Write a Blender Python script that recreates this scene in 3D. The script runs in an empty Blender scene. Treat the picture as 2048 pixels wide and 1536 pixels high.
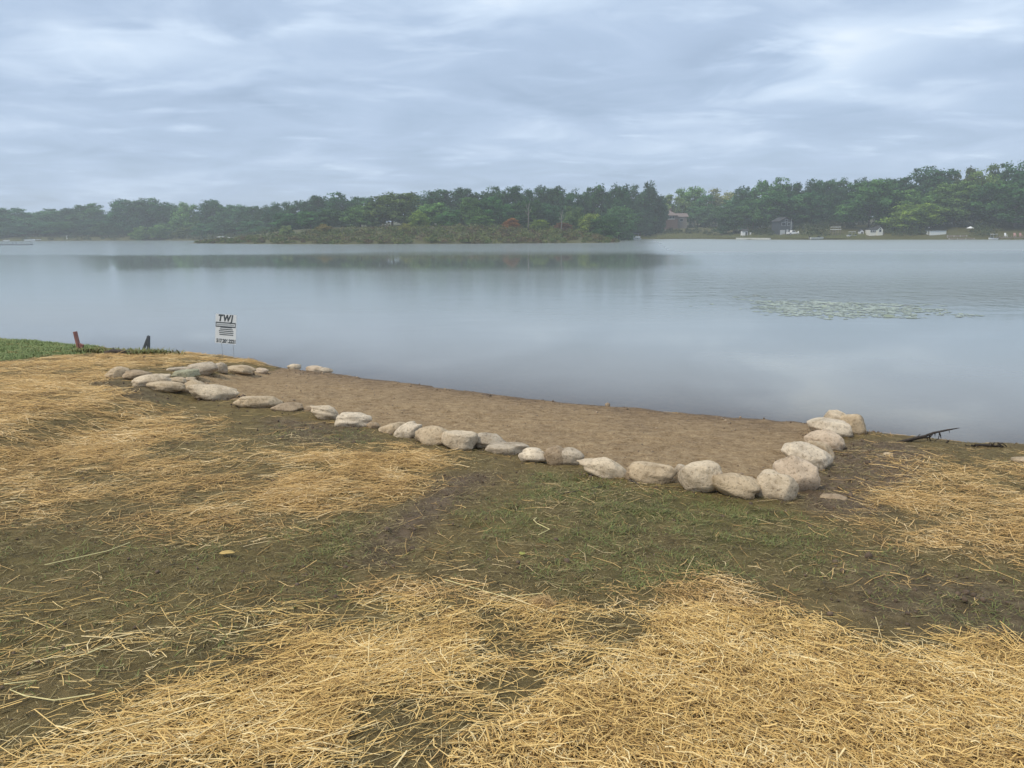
import bpy, math, random
import numpy as np
from mathutils import Vector, Matrix

S = bpy.context.scene
C = S.collection
R = math.radians

# ------------------------------------------------------------------ camera
F = 1500.0 / 2048.0                      # focal length in picture widths
PITCH, ROLL, EYE = R(11.35), R(0.28), 2.5
cf = np.array([0, math.cos(PITCH), -math.sin(PITCH)])
u0 = np.array([0, math.sin(PITCH), math.cos(PITCH)])
r0 = np.array([1.0, 0, 0])
cr = r0 * math.cos(ROLL) - u0 * math.sin(ROLL)
cu = u0 * math.cos(ROLL) + r0 * math.sin(ROLL)
cam_d = bpy.data.cameras.new('camera')
cam_d.sensor_width = 36.0
cam_d.lens = 36.0 * F
cam_d.clip_start = 0.05
cam_d.clip_end = 4000
cam = bpy.data.objects.new('camera', cam_d)
C.objects.link(cam)
m = Matrix.Identity(4)
for i in range(3):
    m[i][0], m[i][1], m[i][2] = cr[i], cu[i], -cf[i]
m[2][3] = EYE
cam.matrix_world = m
S.camera = cam

# ------------------------------------------------------------------ world, sun, exposure
SUN_EL, SUN_AZ = R(52), R(235)           # azimuth clockwise from +Y
world = bpy.data.worlds.new('World')
S.world = world
world.use_nodes = True
wn, wl = world.node_tree.nodes, world.node_tree.links
wn.clear()


def nd(nodes, t, **kw):
    n = nodes.new(t)
    for k, v in kw.items():
        setattr(n, k, v)
    return n


def math_node(nodes, links, op, a, b=None, c=None, clamp=False):
    n = nodes.new('ShaderNodeMath')
    n.operation = op
    n.use_clamp = clamp
    for i, v in enumerate((a, b, c)):
        if v is None:
            continue
        if isinstance(v, (int, float)):
            n.inputs[i].default_value = v
        else:
            links.new(v, n.inputs[i])
    return n.outputs[0]


def noise_node(nodes, links, vec, scale, detail=3.0, rough=0.5, dist=0.0):
    n = nodes.new('ShaderNodeTexNoise')
    n.inputs['Scale'].default_value = scale
    n.inputs['Detail'].default_value = detail
    n.inputs['Roughness'].default_value = rough
    n.inputs['Distortion'].default_value = dist
    if vec is not None:
        links.new(vec, n.inputs['Vector'])
    return n.outputs['Fac']


def ramp_node(nodes, links, fac, stops, interp='LINEAR'):
    n = nodes.new('ShaderNodeValToRGB')
    n.color_ramp.interpolation = interp
    el = n.color_ramp.elements
    while len(el) > 2:
        el.remove(el[-1])
    for i, (p, c) in enumerate(stops):
        e = el[i] if i < 2 else el.new(p)
        e.position = p
        e.color = (*c, 1) if len(c) == 3 else c
    links.new(fac, n.inputs[0])
    return n.outputs[0]


def mix_col(nodes, links, fac, a, b, blend='MIX'):
    n = nodes.new('ShaderNodeMix')
    n.data_type = 'RGBA'
    n.blend_type = blend
    for sock, v in ((n.inputs[0], fac), (n.inputs[6], a), (n.inputs[7], b)):
        if isinstance(v, (int, float)):
            sock.default_value = v
        elif isinstance(v, tuple):
            sock.default_value = (*v, 1) if len(v) == 3 else v
        else:
            links.new(v, sock)
    return n.outputs[2]


sky = nd(wn, 'ShaderNodeTexSky', sky_type='NISHITA')
sky.sun_disc = False
sky.sun_elevation = SUN_EL
sky.sun_rotation = SUN_AZ
tc = nd(wn, 'ShaderNodeTexCoord')
sep = nd(wn, 'ShaderNodeSeparateXYZ')
wl.new(tc.outputs['Generated'], sep.inputs[0])
zc = math_node(wn, wl, 'MAXIMUM', sep.outputs[2], 0.0)
zz = math_node(wn, wl, 'ADD', zc, 0.10)
uu = math_node(wn, wl, 'DIVIDE', sep.outputs[0], zz)
vv = math_node(wn, wl, 'DIVIDE', sep.outputs[1], zz)


def layer(ox, oy, sx, sy):
    c = nd(wn, 'ShaderNodeCombineXYZ')
    wl.new(math_node(wn, wl, 'MULTIPLY_ADD', uu, sx, ox), c.inputs[0])
    wl.new(math_node(wn, wl, 'MULTIPLY_ADD', vv, sy, oy), c.inputs[1])
    return c.outputs[0]


n_big = noise_node(wn, wl, layer(3.1, 7.7, 0.75, 0.65), 1.0, 4.0, 0.55, 0.4)     # the large masses
n_mid = noise_node(wn, wl, layer(11.3, 2.9, 1.6, 1.7), 1.0, 7.0, 0.55, 0.6)      # rolls in the layer
n_str = noise_node(wn, wl, layer(5.2, 19.4, 1.6, 3.0), 1.0, 4.0, 0.55, 0.2)      # bright slits low down


def sky_uv(px, py):
    d = cf + cr * (px - 1024) / 1500.0 + cu * (768 - py) / 1500.0
    d = d / np.linalg.norm(d)
    return d[0] / (d[2] + 0.10), d[1] / (d[2] + 0.10)


def cloud_bank(px, py, wx, wy, amp):
    """one broad brighter or darker bank of the cloud layer"""
    a_u, a_v = sky_uv(px, py)
    s_u = abs(sky_uv(px + wx, py)[0] - a_u)
    s_v = abs(sky_uv(px, py - wy)[1] - sky_uv(px, py + wy)[1]) / 2
    q1 = math_node(wn, wl, 'POWER', math_node(wn, wl, 'ABSOLUTE', math_node(wn, wl, 'MULTIPLY_ADD', math_node(wn, wl, 'ADD', uu, wob_u), 1 / s_u, -a_u / s_u)), 2.0)
    q2 = math_node(wn, wl, 'POWER', math_node(wn, wl, 'ABSOLUTE', math_node(wn, wl, 'MULTIPLY_ADD', math_node(wn, wl, 'ADD', vv, wob_v), 1 / s_v, -a_v / s_v)), 2.0)
    e = math_node(wn, wl, 'POWER', 2.718, math_node(wn, wl, 'MULTIPLY', math_node(wn, wl, 'ADD', q1, q2), -1.0))
    return math_node(wn, wl, 'MULTIPLY', e, amp * 0.8)


wob_u = math_node(wn, wl, 'MULTIPLY_ADD', n_mid, 1.2, -0.6)
wob_v = math_node(wn, wl, 'MULTIPLY_ADD', n_big, 1.4, -0.7)
f1 = math_node(wn, wl, 'MULTIPLY_ADD', n_big, 0.9, -0.10)
f2 = math_node(wn, wl, 'MULTIPLY_ADD', n_mid, 0.95, -0.47)
low = math_node(wn, wl, 'MULTIPLY_ADD', zc, 0.55, -0.10)
fac = math_node(wn, wl, 'ADD', math_node(wn, wl, 'ADD', f1, f2), low)
slit = math_node(wn, wl, 'MULTIPLY', math_node(wn, wl, 'SUBTRACT', n_str, 0.57, clamp=True), 1.5)
fac = math_node(wn, wl, 'ADD', fac, slit)
for bank_ in ((1640, 130, 170, 60, 0.42), (1700, 190, 330, 22, 0.30), (1400, 245, 170, 14, 0.22), (250, 90, 260, 60, 0.30), (240, 158, 260, 14, 0.28), (560, 50, 120, 22, 0.25), (1000, 10, 260, 40, 0.30), (500, 175, 220, 16, -0.22), (1000, 175, 320, 30, -0.22), (1450, 90, 90, 40, -0.32), (1650, 250, 420, 30, -0.18), (300, 20, 120, 22, -0.22), (1100, 380, 900, 30, -0.10)):
    fac = math_node(wn, wl, 'ADD', fac, cloud_bank(*bank_))
fac = math_node(wn, wl, 'ADD', fac, 0.0, clamp=True)
cloud = ramp_node(wn, wl, fac, [(0.0, (2.55, 3.30, 4.45)), (0.35, (3.30, 4.15, 5.45)), (0.65, (4.55, 5.45, 6.65)), (1.0, (7.0, 7.5, 7.8))])
veil = math_node(wn, wl, 'MULTIPLY_ADD', n_mid, 0.25, 0.82, clamp=True)
skycol = mix_col(wn, wl, veil, sky.outputs[0], cloud)
bg = nd(wn, 'ShaderNodeBackground')
bg.inputs['Strength'].default_value = 0.09
wl.new(skycol, bg.inputs['Color'])
wout = nd(wn, 'ShaderNodeOutputWorld')
wl.new(bg.outputs[0], wout.inputs['Surface'])

sun_d = bpy.data.lights.new('sun', 'SUN')
sun_d.energy = 1.5
sun_d.angle = R(10)
sun_d.color = (1.0, 0.89, 0.72)
sun = bpy.data.objects.new('sun', sun_d)
C.objects.link(sun)
sdir = Vector((math.sin(SUN_AZ) * math.cos(SUN_EL), math.cos(SUN_AZ) * math.cos(SUN_EL), math.sin(SUN_EL)))
sun.rotation_euler = sdir.to_track_quat('Z', 'Y').to_euler()
sun.location = sdir * 60

S.view_settings.view_transform = 'Standard'
S.view_settings.look = 'None'
S.view_settings.exposure = 0.72
S.view_settings.gamma = 1.0
S.view_settings.use_curve_mapping = False
S.render.engine = 'CYCLES'
S.cycles.use_denoising = True
S.cycles.max_bounces = 8
S.cycles.volume_bounces = 1
S.cycles.transparent_max_bounces = 12

# ------------------------------------------------------------------ helpers


def tag(o, label=None, cat=None, group=None, kind=None):
    if label:
        o['label'] = label
    if cat:
        o['category'] = cat
    if group:
        o['group'] = group
    if kind:
        o['kind'] = kind
    return o


def empty(name, loc, rz=0.0):
    o = bpy.data.objects.new(name, None)
    o.empty_display_size = 0.2
    C.objects.link(o)
    o.location = loc
    o.rotation_euler = (0, 0, rz)
    return o


def link(name, me, mat=None, parent=None):
    o = bpy.data.objects.new(name, me)
    C.objects.link(o)
    if mat is not None and not me.materials:
        me.materials.append(mat)
    if parent is not None:
        o.parent = parent
    return o


def mesh_np(name, verts, faces, smooth=False):
    """verts (N,3), faces: (M,k) array of equal-sided faces, or a list of such arrays."""
    if not isinstance(faces, list):
        faces = [faces]
    me = bpy.data.meshes.new(name)
    nv = len(verts)
    me.vertices.add(nv)
    me.vertices.foreach_set('co', np.asarray(verts, dtype=np.float32).ravel())
    idx = np.concatenate([np.asarray(f, dtype=np.int32).ravel() for f in faces])
    tot = np.concatenate([np.full(len(f), f.shape[1], dtype=np.int32) for f in faces])
    start = np.concatenate([[0], np.cumsum(tot)[:-1]]).astype(np.int32)
    me.loops.add(len(idx))
    me.loops.foreach_set('vertex_index', idx)
    me.polygons.add(len(tot))
    me.polygons.foreach_set('loop_start', start)
    me.polygons.foreach_set('loop_total', tot)
    if smooth:
        me.polygons.foreach_set('use_smooth', np.ones(len(tot), dtype=bool))
    me.update(calc_edges=True)
    return me


def col_attr(me, name, arr):
    a = me.color_attributes.new(name, 'FLOAT_COLOR', 'POINT')
    a.data.foreach_set('color', np.asarray(arr, dtype=np.float32).ravel())


class MB:
    """collects boxes, prisms and tubes into one mesh"""

    def __init__(self):
        self.v, self.f = [], []

    def add(self, vs, fs):
        k = len(self.v)
        self.v += [tuple(p) for p in vs]
        self.f += [tuple(i + k for i in f) for f in fs]
        return self

    def box(self, c, s, rz=0.0, rx=0.0, ry=0.0):
        hx, hy, hz = s[0] / 2, s[1] / 2, s[2] / 2
        M = Matrix.Translation(c) @ Matrix.Rotation(rz, 4, 'Z') @ Matrix.Rotation(ry, 4, 'Y') @ Matrix.Rotation(rx, 4, 'X')
        vs = [M @ Vector((x, y, z)) for x in (-hx, hx) for y in (-hy, hy) for z in (-hz, hz)]
        return self.add(vs, [(0, 1, 3, 2), (4, 6, 7, 5), (0, 4, 5, 1), (2, 3, 7, 6), (0, 2, 6, 4), (1, 5, 7, 3)])

    def prism(self, prof, y0, y1):
        """profile of (x, z) points pushed along y"""
        n = len(prof)
        vs = [(x, y0, z) for x, z in prof] + [(x, y1, z) for x, z in prof]
        fs = [tuple(range(n))[::-1], tuple(range(n, 2 * n))]
        fs = [tuple(range(n)), tuple(range(2 * n - 1, n - 1, -1))]
        fs += [(i, i + n, (i + 1) % n + n, (i + 1) % n) for i in range(n)]
        return self.add(vs, fs)

    def tube(self, pts, rad, n=7, cap=True):
        pts = [Vector(p) for p in pts]
        if isinstance(rad, (int, float)):
            rad = [rad] * len(pts)
        k = len(self.v)
        for i, p in enumerate(pts):
            t = (pts[min(i + 1, len(pts) - 1)] - pts[max(i - 1, 0)]).normalized()
            a = t.cross(Vector((0.31, 0.87, 0.38))).normalized()
            b = t.cross(a)
            for j in range(n):
                q = 2 * math.pi * j / n
                self.v.append(tuple(p + a * (rad[i] * math.cos(q)) + b * (rad[i] * math.sin(q))))
        for i in range(len(pts) - 1):
            for j in range(n):
                a0, a1 = k + i * n + j, k + i * n + (j + 1) % n
                self.f.append((a0, a1, a1 + n, a0 + n))
        if cap:
            self.f.append(tuple(k + j for j in range(n))[::-1])
            self.f.append(tuple(k + (len(pts) - 1) * n + j for j in range(n)))
        return self

    def mesh(self, name, smooth=False):
        me = bpy.data.meshes.new(name)
        me.from_pydata(self.v, [], self.f)
        me.update()
        if smooth:
            for p in me.polygons:
                p.use_smooth = True
        return me

    def build(self, name, mat, parent=None, smooth=False):
        return link(name, self.mesh(name, smooth), mat, parent)


# numpy noise -------------------------------------------------------
def _hash(ix, iy, seed):
    h = (ix.astype(np.int64) * 374761393 + iy.astype(np.int64) * 668265263 + seed * 974634777) & 0xFFFFFFFF
    h = ((h ^ (h >> 13)) * 1274126177) & 0xFFFFFFFF
    h = (h ^ (h >> 16)) & 0xFFFFFFFF
    return h.astype(np.float64) / 4294967295.0


def vnoise(x, y, seed=0):
    ix, iy = np.floor(x), np.floor(y)
    fx, fy = x - ix, y - iy
    fx = fx * fx * fx * (fx * (fx * 6 - 15) + 10)
    fy = fy * fy * fy * (fy * (fy * 6 - 15) + 10)
    a, b = _hash(ix, iy, seed), _hash(ix + 1, iy, seed)
    c, d = _hash(ix, iy + 1, seed), _hash(ix + 1, iy + 1, seed)
    return (a + (b - a) * fx) * (1 - fy) + (c + (d - c) * fx) * fy - 0.5


def fbm(x, y, octs=4, seed=0, gain=0.5):
    s, amp = 0.0, 1.0
    for o in range(octs):
        s = s + amp * vnoise(x * 2 ** o + 17.3 * o, y * 2 ** o - 9.1 * o, seed + o)
        amp *= gain
    return s


def sstep(a, b, x):
    t = np.clip((x - a) / (b - a), 0, 1)
    return t * t * (3 - 2 * t)


# rays through the photograph ---------------------------------------
EYE_P = np.array([0, 0, EYE])


def ray(px, py):
    d = cf + cr * (px - 1024) / 1500.0 + cu * (768 - py) / 1500.0
    return d


def at_depth(px, py, depth):
    d = ray(px, py)
    return EYE_P + d * (depth / d[1])


def at_level(px, py, z):
    d = ray(px, py)
    return EYE_P + d * ((z - EYE) / d[2])


# ------------------------------------------------------------------ the lake's outline (plan)
def plan(p):
    return (float(p[0]), float(p[1]))


near_right = [(2400, 928), (2200, 907), (2048, 892), (1930, 887), (1830, 877), (1740, 866), (1620, 850), (1450, 835), (1200, 811), (900, 780), (680, 750), (600, 742), (545, 736)]
LAKE = [(230, 120), (140, 5), (60, -6), (26, 1.0), (12.5, 5.6)]
LAKE += [plan(at_level(x, y, 0.0)) for x, y in near_right]
LAKE += [plan(at_depth(x, 700, d)) for x, d in ((520, 14.2), (480, 14.6), (330, 15.4), (200, 16.2), (0, 17.6), (-300, 20.0))]
LAKE += [(-40, 26), (-90, 40), (-170, 90), (-182, 205), (-300, 300)]
LAKE += [plan(at_depth(x, 470, d)) for x, d in ((-150, 400), (0, 385), (200, 385), (330, 372), (400, 345), (470, 310), (420, 246), (382, 234), (560, 207), (700, 197), (900, 193), (1100, 195), (1225, 201), (1240, 213), (1228, 240), (1200, 303), (1300, 306), (1400, 300), (1500, 270), (1600, 250), (1750, 241), (1900, 233), (2048, 225), (2300, 214))]
LAKE = np.array(LAKE)


def lake_sd(x, y):
    """distance to the lake's edge, positive on land"""
    x, y = np.asarray(x, dtype=float), np.asarray(y, dtype=float)
    shape = x.shape
    x, y = x.ravel(), y.ravel()
    best = np.full(x.shape, 1e18)
    inside = np.zeros(x.shape, dtype=bool)
    n = len(LAKE)
    for i in range(n):
        ax, ay = LAKE[i]
        bx, by = LAKE[(i + 1) % n]
        ex, ey = bx - ax, by - ay
        t = np.clip(((x - ax) * ex + (y - ay) * ey) / (ex * ex + ey * ey), 0, 1)
        dx, dy = x - ax - t * ex, y - ay - t * ey
        best = np.minimum(best, dx * dx + dy * dy)
        cond = (ay > y) != (by > y)
        with np.errstate(divide='ignore', invalid='ignore'):
            inside ^= cond & (x < (bx - ax) * (y - ay) / (by - ay + 1e-30) + ax)
    d = np.sqrt(best)
    return np.where(inside, -d, d).reshape(shape)


def ground_z(x, y):
    x, y = np.asarray(x, dtype=float), np.asarray(y, dtype=float)
    d = lake_sd(x, y)
    r = np.hypot(x, y)
    far = sstep(40, 110, r)
    d = d + (1 - far) * (0.16 * vnoise(x * 1.1, y * 1.1, 3) + 0.07 * vnoise(x * 4.2, y * 4.2, 5))
    bank = np.interp(x, [-4.9, -4.3, 3.3, 3.9], [0.15, 0.0, 0.0, 0.055])
    zn = bank * sstep(0, 0.35, d) + 0.015 * sstep(0, 0.12, d) + 0.084 * np.clip(d, 0, 12)
    zn = zn + 0.05 * vnoise(x * 0.6, y * 0.6, 9) * sstep(0.5, 2.5, d)
    zf = 0.35 * sstep(0, 1.5, d) + 0.14 * np.clip(d, 0, 26) + 0.05 * np.clip(d - 26, 0, 120)
    zl = np.where(d < 0, 0, zn * (1 - far) + zf * far)
    zw = -np.clip(-d * (0.09 + 0.3 * far), 0, 1.6)
    return np.where(d < 0, zw, zl)


def hit(px, py):
    """where the ray through a picture point meets the ground"""
    d = ray(px, py)
    t = np.geomspace(1.2, 45, 700)
    p = EYE_P[None] + d[None] * t[:, None]
    g = np.maximum(ground_z(p[:, 0], p[:, 1]), -0.4)
    below = np.nonzero(p[:, 2] <= g)[0]
    if len(below) == 0:
        return p[-1]
    i = max(below[0], 1)
    a, b = p[i - 1, 2] - g[i - 1], g[i] - p[i, 2]
    return p[i - 1] + (p[i] - p[i - 1]) * (a / (a + b + 1e-12))


# ------------------------------------------------------------------ ground cover laid out in plan
GX0, GX1, GY0, GY1, GS = -17.0, 11.0, 0.4, 21.0, 0.05
gx = np.arange(GX0, GX1 + 1e-6, GS)
gy = np.arange(GY0, GY1 + 1e-6, GS)
GXX, GYY = np.meshgrid(gx, gy)


def in_poly(X, Y, poly):
    inside = np.zeros(X.shape, dtype=bool)
    n = len(poly)
    for i in range(n):
        ax, ay = poly[i]
        bx, by = poly[(i + 1) % n]
        cond = (ay > Y) != (by > Y)
        inside ^= cond & (X < (bx - ax) * (Y - ay) / (by - ay + 1e-30) + ax)
    return inside


def blur(a, n):
    if n < 1:
        return a
    k = np.hanning(2 * n + 3)[1:-1]
    k /= k.sum()
    pad = np.pad(a, n, mode='edge')
    pad = np.apply_along_axis(lambda r: np.convolve(r, k, 'valid'), 1, pad)
    return np.apply_along_axis(lambda r: np.convolve(r, k, 'valid'), 0, pad)


WX = GXX + 0.28 * fbm(GXX * 1.3, GYY * 1.3, 3, 21) + 0.10 * vnoise(GXX * 6, GYY * 6, 25)
WY = GYY + 0.34 * fbm(GXX * 1.3, GYY * 1.3, 3, 31) + 0.10 * vnoise(GXX * 6, GYY * 6, 35)


def region(pts, soft=3, warp=True):
    poly = [plan(hit(*p)) for p in pts]
    a = in_poly(WX if warp else GXX, WY if warp else GYY, poly).astype(float)
    return blur(a, soft)


def zmax(*a):
    o = a[0]
    for b in a[1:]:
        o = np.maximum(o, b)
    return o


sand = region([(372, 762), (400, 790), (520, 806), (620, 825), (710, 842), (800, 862), (870, 876), (950, 886), (1060, 914), (1130, 922), (1210, 944), (1300, 958), (1400, 974), (1470, 988), (1545, 990), (1598, 955), (1622, 920), (1650, 890), (1668, 862), (1700, 855), (1760, 850), (1620, 820), (1200, 785), (900, 756), (680, 730), (600, 728), (545, 742), (480, 747), (400, 750)], 1, False)
straw_a = region([(1310, 1165), (1400, 1155), (1480, 1190), (1700, 1258), (2048, 1325), (2400, 1380), (3300, 1470), (3600, 2300), (700, 2300), (900, 1536), (950, 1440), (1100, 1340), (1230, 1290), (1325, 1250)], 5)
straw_b = region([(560, 1260), (700, 1215), (950, 1195), (1130, 1215), (1290, 1245), (1330, 1260), (1230, 1290), (1100, 1340), (950, 1440), (900, 1536), (760, 2300), (-700, 2300), (-200, 1640), (60, 1540), (200, 1445), (420, 1360), (520, 1300)], 6)
straw_s = region([(-500, 1230), (0, 1240), (450, 1150), (900, 1140), (1300, 1170), (1330, 1230), (900, 1230), (560, 1290), (200, 1460), (0, 1560), (-500, 1700)], 9)
straw_c1 = region([(-500, 770), (0, 765), (140, 765), (250, 800), (380, 825), (430, 860), (380, 910), (250, 920), (0, 930), (-500, 950)], 9)
straw_c2 = region([(-500, 930), (0, 915), (250, 905), (430, 850), (520, 880), (640, 905), (620, 1000), (560, 1065), (440, 1075), (300, 1050), (150, 1010), (0, 1040), (-500, 1080)], 11)
straw_c3 = region([(560, 930), (640, 905), (760, 890), (850, 898), (885, 935), (880, 970), (800, 1000), (690, 1015), (600, 1030), (520, 1010)], 6)
straw_d = region([(-500, 740), (0, 728), (120, 712), (220, 706), (330, 709), (500, 714), (545, 728), (520, 733), (450, 726), (380, 724), (330, 735), (230, 737), (190, 760), (150, 780), (0, 790), (-500, 800)], 3)
straw_e = region([(1720, 1030), (1790, 985), (1880, 950), (1960, 935), (2048, 930), (2400, 950), (3000, 1010), (3200, 1240), (2048, 1125), (1900, 1110), (1800, 1090), (1720, 1070)], 9)
straw_e2 = region([(1800, 900), (2048, 905), (2400, 930), (2500, 1000), (2048, 960), (1850, 990), (1740, 940)], 9)
straw = zmax(1.0 * straw_a, 0.50 * straw_b, 0.58 * straw_c1, 0.27 * straw_c2, 0.80 * straw_c3, 0.46 * straw_d, 0.42 * straw_e, 0.20 * straw_e2, 0.035 * straw_s)
clump = 0.72 + 1.7 * fbm(GXX * 2.4, GYY * 2.4, 4, 51, 0.6)
soft_clump = 0.92 + 0.7 * fbm(GXX * 2.4, GYY * 2.4, 4, 51, 0.6)
clump = np.where(straw_a > 0.5, soft_clump, clump)
straw = np.clip(straw * np.clip(clump, 0.15, 1.35), 0, 1)
sprinkle = 0.009 * np.clip(1.0 + 3.0 * fbm(GXX * 1.7, GYY * 1.7, 3, 61), 0.15, 3.5)
straw_all = np.maximum(straw, sprinkle) * (1 - 0.97 * sand)

green = zmax(
    0.95 * region([(1060, 960), (1150, 950), (1260, 965), (1370, 985), (1480, 1000), (1560, 1010), (1640, 1040), (1690, 1080), (1620, 1110), (1450, 1105), (1300, 1060), (1100, 1020)], 6),
    0.45 * region([(960, 1000), (1400, 1040), (1700, 1090), (1760, 1160), (1500, 1190), (1250, 1200), (1000, 1170), (950, 1080)], 8),
    0.20 * region([(-500, 1050), (300, 1060), (560, 1080), (760, 1100), (900, 1150), (900, 1200), (560, 1250), (300, 1330), (-500, 1420)], 8),
    0.35 * region([(560, 1060), (760, 1010), (800, 1060), (760, 1150), (600, 1160)], 6),
    0.25 * region([(1700, 1110), (2048, 1140), (2400, 1180), (2400, 1320), (2048, 1290), (1750, 1220)], 8),
    0.35 * region([(480, 820), (650, 850), (760, 870), (720, 900), (560, 880)], 4),
    0.30 * region([(200, 755), (300, 780), (380, 800), (350, 815), (220, 785)], 4))
green = np.clip(green * (0.75 + 1.3 * fbm(GXX * 2.8, GYY * 2.8, 3, 71)), 0, 1)
lawn = zmax(region([(-700, 690), (0, 676), (150, 681), (215, 688), (200, 700), (160, 707), (90, 713), (0, 724), (-700, 742)], 3))
mudm = zmax(
    1.0 * region([(1000, 960), (960, 1000), (900, 1060), (800, 1150), (740, 1140), (790, 1060), (860, 1000), (930, 950)], 4),
    0.9 * region([(1590, 1000), (1640, 930), (1690, 880), (1760, 880), (1860, 900), (1800, 980), (1740, 1020), (1660, 1030)], 4),
    0.8 * region([(1700, 1120), (2048, 1170), (2400, 1200), (2400, 1330), (2048, 1300), (1700, 1210)], 6),
    0.8 * region([(520, 830), (700, 850), (760, 880), (640, 900), (540, 875)], 4),
    0.6 * region([(160, 745), (340, 790), (340, 810), (180, 790)], 4))


def samp(g, x, y):
    fx = np.clip((np.asarray(x) - GX0) / GS, 0, len(gx) - 1.001)
    fy = np.clip((np.asarray(y) - GY0) / GS, 0, len(gy) - 1.001)
    ix, iy = fx.astype(int), fy.astype(int)
    fx, fy = fx - ix, fy - iy
    return (g[iy, ix] * (1 - fx) + g[iy, ix + 1] * fx) * (1 - fy) + (g[iy + 1, ix] * (1 - fx) + g[iy + 1, ix + 1] * fx) * fy


def surface_z(x, y):
    """the ground with its lumps"""
    z = ground_z(x, y)
    land = sstep(0.0, 0.25, z)
    near = 1 - sstep(18, 30, np.hypot(x, y))
    sa, gr, mu = samp(sand, x, y), samp(green, x, y), samp(mudm, x, y)
    lump = fbm(x * 5, y * 5, 4, 81, 0.55)
    clod = np.abs(fbm(x * 11, y * 11, 3, 87, 0.6))
    rough = (1 - sa) * ((0.020 + 0.022 * mu) * lump + (0.012 + 0.022 * mu) * clod) + (1 - sa) * 0.012 * gr * fbm(x * 9, y * 9, 3, 95)
    rake = 0.026 * fbm(x * 3 + 0.4 * y, y * 9 - 2.0 * x, 3, 99) + 0.020 * fbm(x * 9, y * 9, 3, 101, 0.65)
    edge = 0.02 * np.exp(-((z - 0.035) / 0.03) ** 2) * (0.5 + fbm(x * 6, y * 6, 3, 105))
    return z + near * (land * (rough + sa * rake) + edge)

# ------------------------------------------------------------------ materials


def new_mat(name):
    mt = bpy.data.materials.new(name)
    mt.use_nodes = True
    nt = mt.node_tree
    nt.nodes.clear()
    out = nt.nodes.new('ShaderNodeOutputMaterial')
    return mt, nt.nodes, nt.links, out


def bump_node(N, L, h, strength, dist, prev=None):
    b = N.new('ShaderNodeBump')
    b.inputs['Strength'].default_value = strength
    b.inputs['Distance'].default_value = dist
    L.new(h, b.inputs['Height'])
    if prev is not None:
        L.new(prev, b.inputs['Normal'])
    return b.outputs[0]


def simple_mat(name, col, rough=0.7, var=0.25, scale=6.0, bump=0.0, bdist=0.01, metal=0.0, spec=0.3):
    mt, N, L, out = new_mat(name)
    tcn = N.new('ShaderNodeTexCoord')
    n1 = noise_node(N, L, tcn.outputs['Object'], scale, 4.0, 0.6)
    lo = tuple(c * (1 - var) for c in col)
    hi = tuple(min(1, c * (1 + var)) for c in col)
    cc = ramp_node(N, L, n1, [(0.3, lo), (0.7, hi)])
    p = N.new('ShaderNodeBsdfPrincipled')
    L.new(cc, p.inputs['Base Color'])
    p.inputs['Roughness'].default_value = rough
    p.inputs['Metallic'].default_value = metal
    p.inputs['Specular IOR Level'].default_value = spec
    if bump:
        n2 = noise_node(N, L, tcn.outputs['Object'], scale * 5, 4.0, 0.6)
        L.new(bump_node(N, L, n2, bump, bdist), p.inputs['Normal'])
    L.new(p.outputs[0], out.inputs['Surface'])
    return mt


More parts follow.
